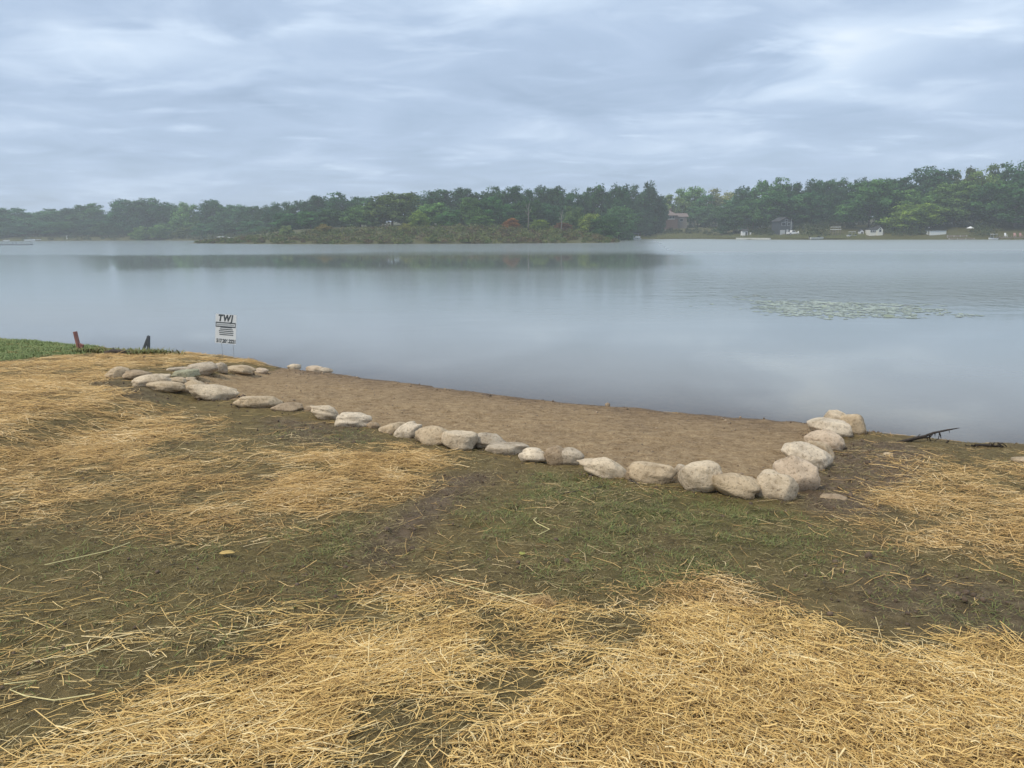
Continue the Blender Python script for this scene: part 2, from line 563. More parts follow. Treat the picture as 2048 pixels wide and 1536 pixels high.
# the ground ----------------------------------------------------------
def ground_material():
    mt, N, L, out = new_mat('ground')
    tcn = N.new('ShaderNodeTexCoord')
    P = tcn.outputs['Object']
    a1 = N.new('ShaderNodeAttribute')
    a1.attribute_name = 'cover'
    s1 = N.new('ShaderNodeSeparateColor')
    L.new(a1.outputs['Color'], s1.inputs[0])
    a2 = N.new('ShaderNodeAttribute')
    a2.attribute_name = 'soil'
    s2 = N.new('ShaderNodeSeparateColor')
    L.new(a2.outputs['Color'], s2.inputs[0])
    sandf, strawf, greenf = s1.outputs[0], s1.outputs[1], s1.outputs[2]
    mudf, wetdarkf, lawnf = s2.outputs[0], s2.outputs[1], s2.outputs[2]
    big = noise_node(N, L, P, 1.6, 5.0, 0.6)
    mid = noise_node(N, L, P, 9.0, 5.0, 0.65)
    fine = noise_node(N, L, P, 38.0, 5.0, 0.75)
    grit = noise_node(N, L, P, 240.0, 2.0, 0.6)
    # thin matted turf over soil
    turf = ramp_node(N, L, mid, [(0.30, (0.060, 0.042, 0.017)), (0.43, (0.140, 0.104, 0.042)), (0.58, (0.215, 0.162, 0.066)), (0.74, (0.35, 0.265, 0.125))])
    turf = mix_col(N, L, math_node(N, L, 'MULTIPLY', fine, 0.5), turf, (0.25, 0.188, 0.088), 'MIX')
    soil = ramp_node(N, L, math_node(N, L, 'MULTIPLY_ADD', mid, 0.6, math_node(N, L, 'MULTIPLY', fine, 0.4)), [(0.3, (0.055, 0.038, 0.025)), (0.5, (0.165, 0.118, 0.080)), (0.7, (0.31, 0.235, 0.165))])
    grs = ramp_node(N, L, mid, [(0.3, (0.070, 0.072, 0.022)), (0.7, (0.150, 0.152, 0.050))])
    sa = ramp_node(N, L, math_node(N, L, 'MULTIPLY_ADD', fine, 0.55, math_node(N, L, 'MULTIPLY', mid, 0.45)), [(0.34, (0.155, 0.100, 0.050)), (0.5, (0.375, 0.262, 0.145)), (0.66, (0.58, 0.435, 0.265))])
    under = ramp_node(N, L, fine, [(0.3, (0.14, 0.09, 0.036)), (0.7, (0.40, 0.265, 0.105))])
    c = mix_col(N, L, mudf, turf, soil)
    c = mix_col(N, L, math_node(N, L, 'MULTIPLY', greenf, 0.8), c, grs)
    lw = ramp_node(N, L, mid, [(0.3, (0.08, 0.12, 0.035)), (0.7, (0.14, 0.19, 0.06))])
    c = mix_col(N, L, lawnf, c, lw)
    c = mix_col(N, L, math_node(N, L, 'MULTIPLY', math_node(N, L, 'POWER', strawf, 1.7), 0.9), c, under)
    edge = math_node(N, L, 'MULTIPLY_ADD', math_node(N, L, 'SUBTRACT', mid, 0.5), 0.5, sandf, clamp=True)
    edge = math_node(N, L, 'MULTIPLY', math_node(N, L, 'SUBTRACT', edge, 0.35, clamp=True), 3.0, clamp=True)
    c = mix_col(N, L, edge, c, sa)
    c = mix_col(N, L, math_node(N, L, 'MULTIPLY', math_node(N, L, 'SUBTRACT', big, 0.45, clamp=True), 0.8), c, (0.09, 0.06, 0.042), 'MIX')
    wet = mix_col(N, L, 1.0, c, (0.50, 0.46, 0.43), 'MULTIPLY')
    c = mix_col(N, L, wetdarkf, c, wet)
    p = N.new('ShaderNodeBsdfPrincipled')
    L.new(c, p.inputs['Base Color'])
    L.new(math_node(N, L, 'MULTIPLY_ADD', wetdarkf, -0.35, 0.95), p.inputs['Roughness'])
    p.inputs['Specular IOR Level'].default_value = 0.2
    b = bump_node(N, L, mid, 0.85, 0.045)
    b = bump_node(N, L, fine, 1.0, 0.034, b)
    b = bump_node(N, L, grit, 0.5, 0.003, b)
    L.new(b, p.inputs['Normal'])
    L.new(p.outputs[0], out.inputs['Surface'])
    return mt


def grow(a0, a1, step, ext0, ext1, ratio):
    mid = list(np.arange(a0, a1 + 1e-6, step))
    hi, s = [], step
    v = a1
    while v < ext1:
        s = min(s * ratio, 9.0)
        v += s
        hi.append(v)
    lo, s, v = [], step, a0
    while v > ext0:
        s = min(s * ratio, 9.0)
        v -= s
        lo.append(v)
    return np.array(lo[::-1] + mid + hi)


def sheet(xs, ys, zfun):
    X, Y = np.meshgrid(xs, ys)
    Z = np.concatenate([zfun(X[i:i + 60], Y[i:i + 60]) for i in range(0, len(ys), 60)])
    v = np.stack([X.ravel(), Y.ravel(), Z.ravel()], 1)
    nx, ny = len(xs), len(ys)
    i = (np.arange(ny - 1)[:, None] * nx + np.arange(nx - 1)[None]).ravel()
    f = np.stack([i, i + 1, i + 1 + nx, i + nx], 1)
    return v, f


xs = grow(-11.0, 7.5, 0.055, -620, 560, 1.10)
ys = grow(1.2, 15.5, 0.055, -120, 760, 1.10)
gv, gf = sheet(xs, ys, surface_z)
gme = mesh_np('ground', gv, gf, True)
x_, y_, z_ = gv[:, 0], gv[:, 1], gv[:, 2]
inside = (x_ > GX0) & (x_ < GX1) & (y_ > GY0) & (y_ < GY1)
farl = np.hypot(x_, y_) > 60
cover = np.zeros((len(gv), 4))
cover[:, 0] = np.where(farl, 0, np.maximum(np.where(inside, samp(sand, x_, y_), 0), (z_ < 0.004) * 1.0))
cover[:, 1] = np.where(inside, samp(straw, x_, y_), 0)
cover[:, 2] = np.where(inside, samp(green, x_, y_), np.where(farl, 0.9, 0.4))
soil = np.zeros((len(gv), 4))
soil[:, 0] = np.where(inside, samp(mudm, x_, y_), 0)
soil[:, 1] = np.where(farl, 0.75, np.clip(np.exp(-np.clip(z_ - 0.025, 0, 9) / 0.04) * 1.15, 0, 1))  # wet along the near waterline; far ground only given an even darker tone
soil[:, 2] = np.where(inside, samp(lawn, x_, y_), np.where(farl, 0.3, 0.3))
col_attr(gme, 'cover', cover)
col_attr(gme, 'soil', soil)
tag(link('ground', gme, ground_material()), kind='structure')


# the lake ------------------------------------------------------------
def water_material():
    mt, N, L, out = new_mat('lake_water')
    geo = N.new('ShaderNodeNewGeometry')
    P = geo.outputs['Position']
    sp = N.new('ShaderNodeSeparateXYZ')
    L.new(P, sp.inputs[0])
    at = N.new('ShaderNodeAttribute')
    at.attribute_name = 'depth'
    depth = at.outputs['Fac']

    def coords(sx, sy):
        c = N.new('ShaderNodeCombineXYZ')
        L.new(math_node(N, L, 'MULTIPLY', sp.outputs[0], sx), c.inputs[0])
        L.new(math_node(N, L, 'MULTIPLY', sp.outputs[1], sy), c.inputs[1])
        return c.outputs[0]

    # wind patches: stronger towards the right and towards the far shore
    patch = noise_node(N, L, coords(0.018, 0.05), 1.0, 3.0, 0.5, 0.4)
    wob = math_node(N, L, 'MULTIPLY_ADD', patch, 60.0, -30.0)
    yy = math_node(N, L, 'ADD', sp.outputs[1], math_node(N, L, 'MULTIPLY', wob, 0.45))
    far = math_node(N, L, 'MULTIPLY_ADD', yy, 1 / 22.0, -84 / 22.0, clamp=True)
    mid_on = math_node(N, L, 'MULTIPLY_ADD', yy, 1 / 8.0, -18 / 8.0, clamp=True)
    mid_off = math_node(N, L, 'MULTIPLY_ADD', yy, -1 / 12.0, 62 / 12.0, clamp=True)
    mid = math_node(N, L, 'MULTIPLY', math_node(N, L, 'MULTIPLY', mid_on, mid_off), 0.65)
    far = math_node(N, L, 'MAXIMUM', far, mid)
    slope_ = math_node(N, L, 'DIVIDE', sp.outputs[0], math_node(N, L, 'MAXIMUM', sp.outputs[1], 1.0))
    leftw = math_node(N, L, 'MULTIPLY', math_node(N, L, 'MULTIPLY_ADD', slope_, -14.0, -7.1, clamp=True), math_node(N, L, 'MULTIPLY_ADD', sp.outputs[1], 1 / 20.0, -1.5, clamp=True))
    far = math_node(N, L, 'MAXIMUM', far, math_node(N, L, 'MULTIPLY', leftw, 0.7))
    side = math_node(N, L, 'SUBTRACT', sp.outputs[0], math_node(N, L, 'MULTIPLY', sp.outputs[1], 0.17))
    right = math_node(N, L, 'MULTIPLY_ADD', math_node(N, L, 'ADD', side, math_node(N, L, 'MULTIPLY', wob, 0.08)), 1 / 6.0, 0.0, clamp=True)
    gate = math_node(N, L, 'MULTIPLY_ADD', sp.outputs[1], 1 / 6.0, -23 / 6.0, clamp=True)
    right = math_node(N, L, 'MULTIPLY', right, gate)
    rip = noise_node(N, L, coords(1.1, 2.6), 1.0, 3.0, 0.55, 0.6)
    rip2 = noise_node(N, L, coords(0.25, 0.8), 1.0, 2.0, 0.5, 0.3)
    amp = math_node(N, L, 'ADD', math_node(N, L, 'MULTIPLY_ADD', far, 0.28, 0.03), math_node(N, L, 'MULTIPLY', math_node(N, L, 'MULTIPLY', right, 1.5), math_node(N, L, 'MULTIPLY_ADD', sp.outputs[1], -1 / 60.0, 1.7, clamp=True)))
    h = math_node(N, L, 'MULTIPLY', math_node(N, L, 'MULTIPLY_ADD', rip, 0.35, math_node(N, L, 'MULTIPLY', rip2, 0.5)), amp)
    # small choppy waves in the breeze around and behind the lily pads
    chop = noise_node(N, L, coords(1.5, 0.75), 1.0, 3.0, 0.6, 0.5)
    chop_on = math_node(N, L, 'MULTIPLY', right, math_node(N, L, 'MULTIPLY_ADD', yy, -1 / 25.0, 2.6, clamp=True))
    h = math_node(N, L, 'ADD', h, math_node(N, L, 'MULTIPLY', chop, math_node(N, L, 'MULTIPLY', chop_on, 1.1)))
    nrm = bump_node(N, L, h, 1.0, 0.05)
    rough = math_node(N, L, 'ADD', math_node(N, L, 'MULTIPLY_ADD', far, 0.11, 0.035), math_node(N, L, 'MULTIPLY', math_node(N, L, 'MULTIPLY', right, 0.17), math_node(N, L, 'MULTIPLY_ADD', sp.outputs[1], 1 / 30.0, -0.9, clamp=True)))
    gl = N.new('ShaderNodeBsdfGlossy')
    gl.inputs['Color'].default_value = (0.95, 0.98, 0.97, 1)
    L.new(rough, gl.inputs['Roughness'])
    L.new(nrm, gl.inputs['Normal'])
    # ruffled water shows the eye steeper facets, so it mirrors less
    ruff = math_node(N, L, 'ADD', math_node(N, L, 'MULTIPLY', far, 0.28), math_node(N, L, 'MULTIPLY', right, 0.27))
    cap = math_node(N, L, 'SUBTRACT', 0.98, ruff)
    fr = N.new('ShaderNodeFresnel')
    fr.inputs['IOR'].default_value = 1.40
    L.new(nrm, fr.inputs['Normal'])
    body = N.new('ShaderNodeBsdfDiffuse')
    shal = math_node(N, L, 'POWER', 2.718, math_node(N, L, 'MULTIPLY', depth, -1.6))
    L.new(mix_col(N, L, shal, (0.195, 0.228, 0.232), (0.40, 0.375, 0.335)), body.inputs['Color'])
    tr = N.new('ShaderNodeBsdfTransparent')
    tr.inputs['Color'].default_value = (0.86, 0.84, 0.78, 1)
    clear = math_node(N, L, 'POWER', 2.718, math_node(N, L, 'MULTIPLY', depth, -4.0))
    clear = math_node(N, L, 'MULTIPLY', clear, 0.92)
    mb = N.new('ShaderNodeMixShader')
    L.new(clear, mb.inputs[0])
    L.new(body.outputs[0], mb.inputs[1])
    L.new(tr.outputs[0], mb.inputs[2])
    ms = N.new('ShaderNodeMixShader')
    L.new(math_node(N, L, 'MULTIPLY', fr.outputs[0], cap), ms.inputs[0])
    L.new(mb.outputs[0], ms.inputs[1])
    L.new(gl.outputs[0], ms.inputs[2])
    L.new(ms.outputs[0], out.inputs['Surface'])
    return mt


wxs = grow(-14, 9, 0.25, -420, 330, 1.12)
wys = grow(5, 24, 0.25, -20, 460, 1.12)
wv, wf = sheet(wxs, wys, lambda X, Y: 0 * X)
wme = mesh_np('lake', wv, wf, True)
wd = np.clip(-ground_z(wv[:, 0], wv[:, 1]), 0, 5)
aw = wme.attributes.new('depth', 'FLOAT', 'POINT')
aw.data.foreach_set('value', wd.astype(np.float32))
tag(link('lake', wme, water_material()), kind='structure')


# ------------------------------------------------------------------ boulders
def stone_material():
    mt, N, L, out = new_mat('fieldstone')
    tcn = N.new('ShaderNodeTexCoord')
    oi = N.new('ShaderNodeObjectInfo')
    off = N.new('ShaderNodeVectorMath')
    off.operation = 'MULTIPLY_ADD'
    L.new(oi.outputs['Random'], off.inputs[0])
    off.inputs[1].default_value = (37, 53, 71)
    L.new(tcn.outputs['Object'], off.inputs[2])
    P = off.outputs[0]
    n1 = noise_node(N, L, P, 7.0, 6.0, 0.65, 0.4)
    n2 = noise_node(N, L, P, 38.0, 5.0, 0.7)
    n3 = noise_node(N, L, P, 3.0, 5.0, 0.6)
    tone = ramp_node(N, L, n1, [(0.3, (0.68, 0.64, 0.58)), (0.5, (1.02, 1.0, 0.97)), (0.7, (1.22, 1.20, 1.15))])
    c = mix_col(N, L, 1.0, oi.outputs['Color'], tone, 'MULTIPLY')
    speck = ramp_node(N, L, n2, [(0.36, (0.45, 0.42, 0.38)), (0.45, (0.95, 0.95, 0.95)), (0.60, (1, 1, 1)), (0.70, (1.3, 1.28, 1.25))])
    c = mix_col(N, L, 0.8, c, speck, 'MULTIPLY')
    stain = math_node(N, L, 'MULTIPLY', math_node(N, L, 'SUBTRACT', n3, 0.54, clamp=True), 4.5, clamp=True)
    c = mix_col(N, L, math_node(N, L, 'MULTIPLY', stain, 0.55), c, (0.19, 0.145, 0.10), 'MIX')
    p = N.new('ShaderNodeBsdfPrincipled')
    L.new(c, p.inputs['Base Color'])
    p.inputs['Roughness'].default_value = 0.88
    p.inputs['Specular IOR Level'].default_value = 0.25
    b = bump_node(N, L, n1, 0.6, 0.03)
    b = bump_node(N, L, n2, 0.9, 0.02, b)
    L.new(b, p.inputs['Normal'])
    L.new(p.outputs[0], out.inputs['Surface'])
    return mt


STONE = stone_material()
import bmesh
_bm = bmesh.new()
bmesh.ops.create_icosphere(_bm, subdivisions=4, radius=1.0)
_bm.verts.ensure_lookup_table()
ICO_V = np.array([v.co[:] for v in _bm.verts])
ICO_F = np.array([[v.index for v in f.verts] for f in _bm.faces])
_bm.free()


def n3(p, f, seed):
    """cheap 3-d noise from three planes"""
    return (vnoise(p[:, 0] * f + 5.1, p[:, 1] * f + 2.3 * p[:, 2] * f, seed) + vnoise(p[:, 1] * f - 7.7, p[:, 2] * f + 1.7 * p[:, 0] * f, seed + 1) + vnoise(p[:, 2] * f + 3.9, p[:, 0] * f - 1.3 * p[:, 1] * f, seed + 2)) * 0.66


def stone_mesh(w, dp, h, seed, cuts=5, flat=0.0, point=0.0, lobe=0.0):
    rs = np.random.RandomState(seed)
    p = ICO_V.copy()
    # boxier than a ball
    e = 0.90
    p = np.sign(p) * np.abs(p) ** e
    p *= (1 + 0.34 * n3(p, 0.9, seed * 7) + 0.13 * n3(p, 2.2, seed * 11) + 0.045 * n3(p, 5.5, seed * 13))[:, None]
    for k in range(cuts):                       # worn facets
        n = rs.normal(size=3)
        n[2] = abs(n[2]) * 0.7 if k else n[2]
        n /= np.linalg.norm(n)
        lim = rs.uniform(0.72, 0.95)
        s = p @ n
        over = np.clip(s - lim, 0, None)
        p -= n[None] * (over * 0.75)[:, None]
    if flat:
        over = np.clip(p[:, 2] - (1 - flat), 0, None)
        p[:, 2] -= over * 0.85
    if point:                                   # one end drawn to a point
        t = np.clip(p[:, 0] * np.sign(point), 0, 1.2)
        k = 1 - abs(point) * t
        p[:, 1] *= k
        p[:, 2] = p[:, 2] * k
    p *= (1 + 0.018 * n3(p, 14, seed * 17))[:, None]
    mx, mn = p.max(0), p.min(0)
    p = (p - (mx + mn) / 2) / ((mx - mn) / 2)[None]
    p *= np.array([w / 2, dp / 2, h / 2])
    return mesh_np('boulder', p, ICO_F, True)


PALE, TAN, GREY, BROWN, PINK, GREEN, WHITE = (0.60, 0.50, 0.37), (0.52, 0.415, 0.285), (0.47, 0.40, 0.31), (0.37, 0.285, 0.195), (0.58, 0.47, 0.355), (0.34, 0.33, 0.23), (0.64, 0.55, 0.43)
# left, right, top, bottom in the photograph; colour; depth/width; lean; shape; label
stones = [
    (214, 258, 733, 758, TAN, 0.9, 0, {}, 'dusty low boulder at the left end of the stone border'),
    (251, 301, 740, 763, BROWN, 0.8, 4, {}, 'brown low boulder right of the leftmost dusty one'),
    (271, 338, 748, 775, PALE, 0.7, -5, {}, 'pale broad boulder with an angled top near the left end of the border'),
    (300, 366, 764, 787, TAN, 0.7, 8, {'flat': 0.3}, 'flat tan boulder sloping down in front of the pale angled one'),
    (347, 397, 740, 760, GREEN, 0.7, 0, {'flat': 0.6, 'point': -0.25}, 'greenish flat-topped stone below the far stone arm'),
    (336, 376, 735, 743, GREY, 0.6, 0, {'flat': 0.5}, 'thin dark slab lying behind the greenish flat stone'),
    (374, 432, 725, 752, GREY, 0.8, -6, {}, 'large grey-white boulder below the yard sign'),
    (429, 455, 724, 749, GREY, 0.9, 10, {}, 'narrow grey boulder touching the right side of the big grey-white one'),
    (455, 509, 731, 752, TAN, 0.8, 3, {}, 'smooth tan boulder under the straw mound right of the sign'),
    (508, 536, 736, 749, PINK, 0.8, 0, {}, 'small pinkish stone at the end of the straw mound'),
    (371, 391, 754, 764, PALE, 0.8, 0, {}, 'very small pale stone just under the greenish flat one'),
    (336, 371, 754, 771, TAN, 0.8, 6, {}, 'small dirty stone between the angled boulder and the greenish one'),
    (361, 410, 759, 790, TAN, 0.8, -10, {}, 'tan upright-ended boulder behind the longest one on the left'),
    (383, 472, 769, 802, PALE, 0.6, 9, {'point': 0.3}, 'longest pale boulder of the left group, tapering to the right'),
    (474, 561, 793, 818, TAN, 0.5, 3, {'flat': 0.35}, 'long low yellowish boulder right of the longest tapering one'),
    (546, 603, 805, 826, BROWN, 0.7, 0, {}, 'brown half-buried stone between the long yellowish one and the pale slanted one'),
    (606, 632, 810, 824, BROWN, 0.8, 0, {}, 'small brown buried stone behind the pale slanted one'),
    (622, 676, 810, 841, PALE, 0.7, 20, {'point': -0.25}, 'pale boulder slanting down to the right, left of the rounded cream one'),
    (674, 741, 825, 857, WHITE, 0.75, 3, {}, 'rounded cream boulder with a dark underside midway along the left row'),
    (734, 758, 844, 858, BROWN, 0.8, 0, {}, 'small dark stone tucked against the rounded cream boulder'),
    (760, 813, 845, 869, TAN, 0.8, -8, {'point': -0.3}, 'tan stone pointed on the left behind the slanted whitish one'),
    (785, 844, 846, 879, WHITE, 0.6, -22, {'point': -0.25}, 'whitish stone tilted up to the right beside the tan pointed one'),
    (833, 905, 851, 893, TAN, 0.8, 4, {}, 'large tan domed boulder in the middle of the long row'),
    (886, 953, 864, 903, PALE, 0.8, 2, {'flat': 0.3}, 'squarish pale boulder with straw hanging over its left end'),
    (946, 1011, 868, 900, GREY, 0.8, 5, {}, 'speckled grey boulder between the squarish one and the wedge slab'),
    (974, 1056, 888, 914, GREY, 0.6, -4, {'flat': 0.75, 'point': 0.35}, 'thin wedge-shaped slab overhanging the turf'),
    (1039, 1090, 896, 929, WHITE, 0.8, 4, {}, 'white-flecked stone right of the wedge slab'),
    (1092, 1132, 891, 932, BROWN, 0.8, -24, {}, 'dark brown stone leaning against a round grey one'),
    (1119, 1166, 897, 933, GREY, 0.8, 3, {}, 'round grey-brown stone to the right of the leaning dark one'),
    (1156, 1253, 915, 959, PALE, 0.6, 8, {'point': -0.45}, 'large pale boulder pointed at its left end'),
    (1252, 1267, 933, 962, BROWN, 0.9, 4, {}, 'thin brown chip wedged between two large boulders of the front row'),
    (1259, 1348, 929, 970, TAN, 0.65, 4, {'flat': 0.25}, 'long tan boulder undercut at its lower right side'),
    (1349, 1371, 929, 962, GREY, 0.8, 8, {'flat': 0.3}, 'small upright grey stone behind two large boulders'),
    (1358, 1442, 926, 990, PALE, 0.75, -8, {'flat': 0.25}, 'big pitted cream boulder with a sloping top near the front corner'),
    (1427, 1514, 949, 1001, TAN, 0.75, 10, {}, 'big tan egg-shaped boulder next to the corner'),
    (1512, 1590, 944, 1004, PALE, 0.85, 2, {}, 'rounded corner boulder standing nearest the grass, dark mud beneath'),
    (1545, 1632, 914, 986, PINK, 0.85, 22, {}, 'pinkish flecked boulder behind the corner one, first in the right-hand row'),
    (1565, 1657, 888, 940, WHITE, 0.8, 12, {}, 'broad white-topped boulder in the middle of the right-hand row'),
    (1612, 1665, 885, 922, TAN, 0.8, 16, {}, 'tan rounded stone squeezed between two bigger ones of the right-hand row'),
    (1612, 1683, 860, 904, PINK, 0.8, 8, {}, 'round-topped pinkish boulder third from the water in the right-hand row'),
    (1617, 1698, 840, 878, WHITE, 0.8, 6, {'flat': 0.2}, 'white flat-topped boulder just in front of the two at the water'),
    (1649, 1696, 820, 864, PALE, 0.9, -6, {}, 'tallest cream boulder at the water end of the right-hand row'),
    (1679, 1730, 826, 870, TAN, 0.9, 10, {}, 'rounded tan boulder at the right of the pair beside the water'),
    (576, 601, 728, 740, PALE, 0.9, 0, {}, 'small pale stone at the water by the far left end of the beach'),
    (614, 646, 731, 744, PINK, 0.8, 0, {}, 'small pinkish stone at the water left of the grey one'),
    (639, 666, 735, 747, GREY, 0.8, 10, {}, 'small grey stone last at the water on the left of the beach'),
    (1642, 1690, 989, 1003, BROWN, 0.8, 0, {}, 'flat tan stone almost buried in mud right of the corner boulder'),
    (1766, 1784, 905, 918, TAN, 0.9, 0, {}, 'small pale stone lying loose on the mud near the straw'),
    (2026, 2062, 914, 929, TAN, 0.9, 0, {}, 'pale stone among straw at the right edge of the bank'),
]
stone_ring = np.zeros(GXX.shape)
for i, (x0, x1, yt, yb, colr, dr, lean, kw, lab) in enumerate(stones):
    cx = (x0 + x1) / 2
    base = hit(cx, yb - 2)
    dist = float(np.dot(base - EYE_P, cf))
    w = (x1 - x0) * dist / 1500.0
    dp = w * dr
    hd = base[:2] / np.linalg.norm(base[:2])
    ctr = base[:2] + hd * dp * 0.42
    top = at_depth(cx, yt, ctr[1])
    gz = float(surface_z(np.array([ctr[0]]), np.array([ctr[1]]))[0])
    bz = min(float(base[2]), gz)
    hh = max(top[2] - bz, 0.25 * w * 0.5)
    sink = 0.14 * hh + 0.012
    buried = i == 46
    if buried:
        sink = 0.8 * hh
    me = stone_mesh(w * 1.12, dp, hh + sink, 100 + i * 3, **kw)
    o = link('boulder', me, STONE)
    o.location = (ctr[0], ctr[1], bz - sink + (hh + sink) / 2)
    o.rotation_euler = (0, R(lean), math.atan2(hd[1], hd[0]) - math.pi / 2)
    o.color = (*colr, 1)
    rr2 = ((GXX - ctr[0]) ** 2 + (GYY - ctr[1]) ** 2) / (0.5 * w) ** 2
    stone_ring = np.maximum(stone_ring, np.where(rr2 < 1.9, 1.0, 0.0))
    tag(o, lab, 'boulder', 'boulders edging the sand beach')

# ------------------------------------------------------------------ straw mulch
rs = np.random.RandomState(5)


def strands(n, x, y, yaw, ln, wd, lift, tilt, bend, name, mat, seed, zadd=None):
    r = np.random.RandomState(seed)
    dx, dy = np.cos(yaw), np.sin(yaw)
    off = bend * ln * r.normal(size=n)
    kink = r.uniform(0.35, 0.65, n)
    px = np.stack([x - dx * ln / 2, x + dx * ln * (kink - 0.5) - dy * off, x + dx * ln / 2], 1)
    py = np.stack([y - dy * ln / 2, y + dy * ln * (kink - 0.5) + dx * off, y + dy * ln / 2], 1)
    pz = surface_z(px.ravel(), py.ravel()).reshape(n, 3)
    pz = np.maximum(pz, 0.0)
    tl = tilt * r.normal(size=n) * ln
    hgt = lift[:, None] + np.stack([-tl / 2, np.abs(r.normal(size=n)) * 0.006, tl / 2], 1)
    pz = pz + np.maximum(hgt, 0.0015)
    # cross section: a low roof of three points
    sx = np.stack([-dy, -dy, -dy], 1) * (wd / 2)[:, None]
    sy = np.stack([dx, dx, dx], 1) * (wd / 2)[:, None]
    V = np.empty((n, 3, 3, 3))
    for k, s in enumerate((-1, 0, 1)):
        V[:, :, k, 0] = px + s * sx
        V[:, :, k, 1] = py + s * sy
        V[:, :, k, 2] = pz + (wd * 0.45)[:, None] * (s == 0)
    b = (np.arange(n) * 9)[:, None]
    quads = np.array([[0, 1, 4, 3], [1, 2, 5, 4], [3, 4, 7, 6], [4, 5, 8, 7]])
    Fq = (b[:, :, None] + quads[None]).reshape(-1, 4)
    me = mesh_np(name, V.reshape(-1, 3), Fq)
    t = np.clip(r.uniform(size=n) + 0.34 * fbm(x * 3.1, y * 3.1, 3, 181), 0, 1)      # some handfuls are darker
    u = r.uniform(size=n)
    colr = np.ones((n, 9, 4))
    colr[:, :, 0] = t[:, None]
    colr[:, :, 1] = u[:, None]
    col_attr(me, 'tint', colr.reshape(-1, 4))
    return link(name, me, mat)


def straw_material(name, stops):
    mt, N, L, out = new_mat(name)
    at = N.new('ShaderNodeAttribute')
    at.attribute_name = 'tint'
    s = N.new('ShaderNodeSeparateColor')
    L.new(at.outputs['Color'], s.inputs[0])
    c = ramp_node(N, L, s.outputs[0], stops)
    tcn = N.new('ShaderNodeTexCoord')
    n1 = noise_node(N, L, tcn.outputs['Object'], 60.0, 3.0, 0.6)
    c = mix_col(N, L, 0.6, c, ramp_node(N, L, n1, [(0.3, (0.72, 0.70, 0.66)), (0.7, (1.1, 1.1, 1.1))]), 'MULTIPLY')
    p = N.new('ShaderNodeBsdfPrincipled')
    L.new(c, p.inputs['Base Color'])
    p.inputs['Roughness'].default_value = 0.55
    p.inputs['Specular IOR Level'].default_value = 0.35
    L.new(p.outputs[0], out.inputs['Surface'])
    return mt


STRAW = straw_material('dry_straw', [(0.0, (0.22, 0.130, 0.045)), (0.15, (0.44, 0.275, 0.09)), (0.45, (0.68, 0.455, 0.155)), (0.85, (0.80, 0.57, 0.23)), (1.0, (0.87, 0.70, 0.38))])
STRAW_B = straw_material('damp_straw', [(0.0, (0.16, 0.09, 0.032)), (0.2, (0.35, 0.215, 0.075)), (0.5, (0.54, 0.345, 0.125)), (0.85, (0.68, 0.46, 0.19)), (1.0, (0.82, 0.63, 0.35))])


def scatter(dens, per_m2, x0, x1, y0, y1, r, power=1.0):
    n = int((x1 - x0) * (y1 - y0) * per_m2)
    x, y = r.uniform(x0, x1, n), r.uniform(y0, y1, n)
    k = r.uniform(size=n) < samp(dens, x, y) ** power
    # leave out what lies far outside the view to the sides and behind
    k &= np.abs(x) < 0.86 * y + 2.0
    x, y = x[k], y[k]
    z = ground_z(x, y)
    k = z > 0.015
    return x[k], y[k]


# near, middle and far bands: fewer but longer-reading stalks with distance
for bi, (y0, y1, per, wmin, wmax, lmul) in enumerate(((1.0, 3.6, 8600, 0.0016, 0.0037, 0.9), (3.6, 7.0, 5200, 0.0020, 0.0038, 0.85), (7.0, 19.0, 2500, 0.0028, 0.0048, 1.0))):
    x, y = scatter(straw_all, per, -15, 10, y0, y1, rs)
    n = len(x)
    dn = samp(straw, x, y)
    chop = samp(straw_a, x, y)                    # the right-hand spread is chopped shorter
    ln = np.clip(rs.lognormal(math.log(0.105), 0.55, n), 0.02, 0.30) * lmul
    ln = np.where(chop > 0.5, ln * 0.62, ln * 1.15)
    wd = np.clip(rs.lognormal(math.log((wmin + wmax) / 2.15), 0.42, n), wmin * 0.6, wmax * 1.9)
    lefty = (samp(straw_b, x, y) > 0.3) | (x < -0.6)
    yaw = np.where(lefty, rs.normal(R(32), R(38), n), rs.uniform(0, math.pi, n))
    yaw = np.where(rs.uniform(size=n) < 0.25, rs.uniform(0, math.pi, n), yaw)
    lift = rs.uniform(0, 1, n) ** 1.2 * (0.006 + 0.048 * dn)
    o = strands(n, x, y, yaw, ln, wd, lift, 0.16, 0.06, 'straw_mulch', STRAW if bi == 0 else STRAW_B, 40 + bi)
    lab = ('golden straw scattered thickly over the ground in the foreground', 'golden straw strewn over the turf short of the stone border', 'brownish straw strewn over the far bank and mound')[bi]
    tag(o, lab, 'straw', kind='stuff')

# short broken chaff lying flat under the stalks
chaff_d = np.clip(straw * 1.2, 0, 1)
x, y = scatter(chaff_d, 2300, -6, 6, 1.0, 5.0, rs)
n = len(x)
o = strands(n, x, y, rs.uniform(0, math.pi, n), rs.uniform(0.012, 0.045, n), rs.uniform(0.0015, 0.004, n), rs.uniform(0, 0.02, n), 0.25, 0.1, 'straw_chaff', STRAW_B, 47)
tag(o, 'short broken straw chaff lying between the foreground stalks', 'straw', kind='stuff')
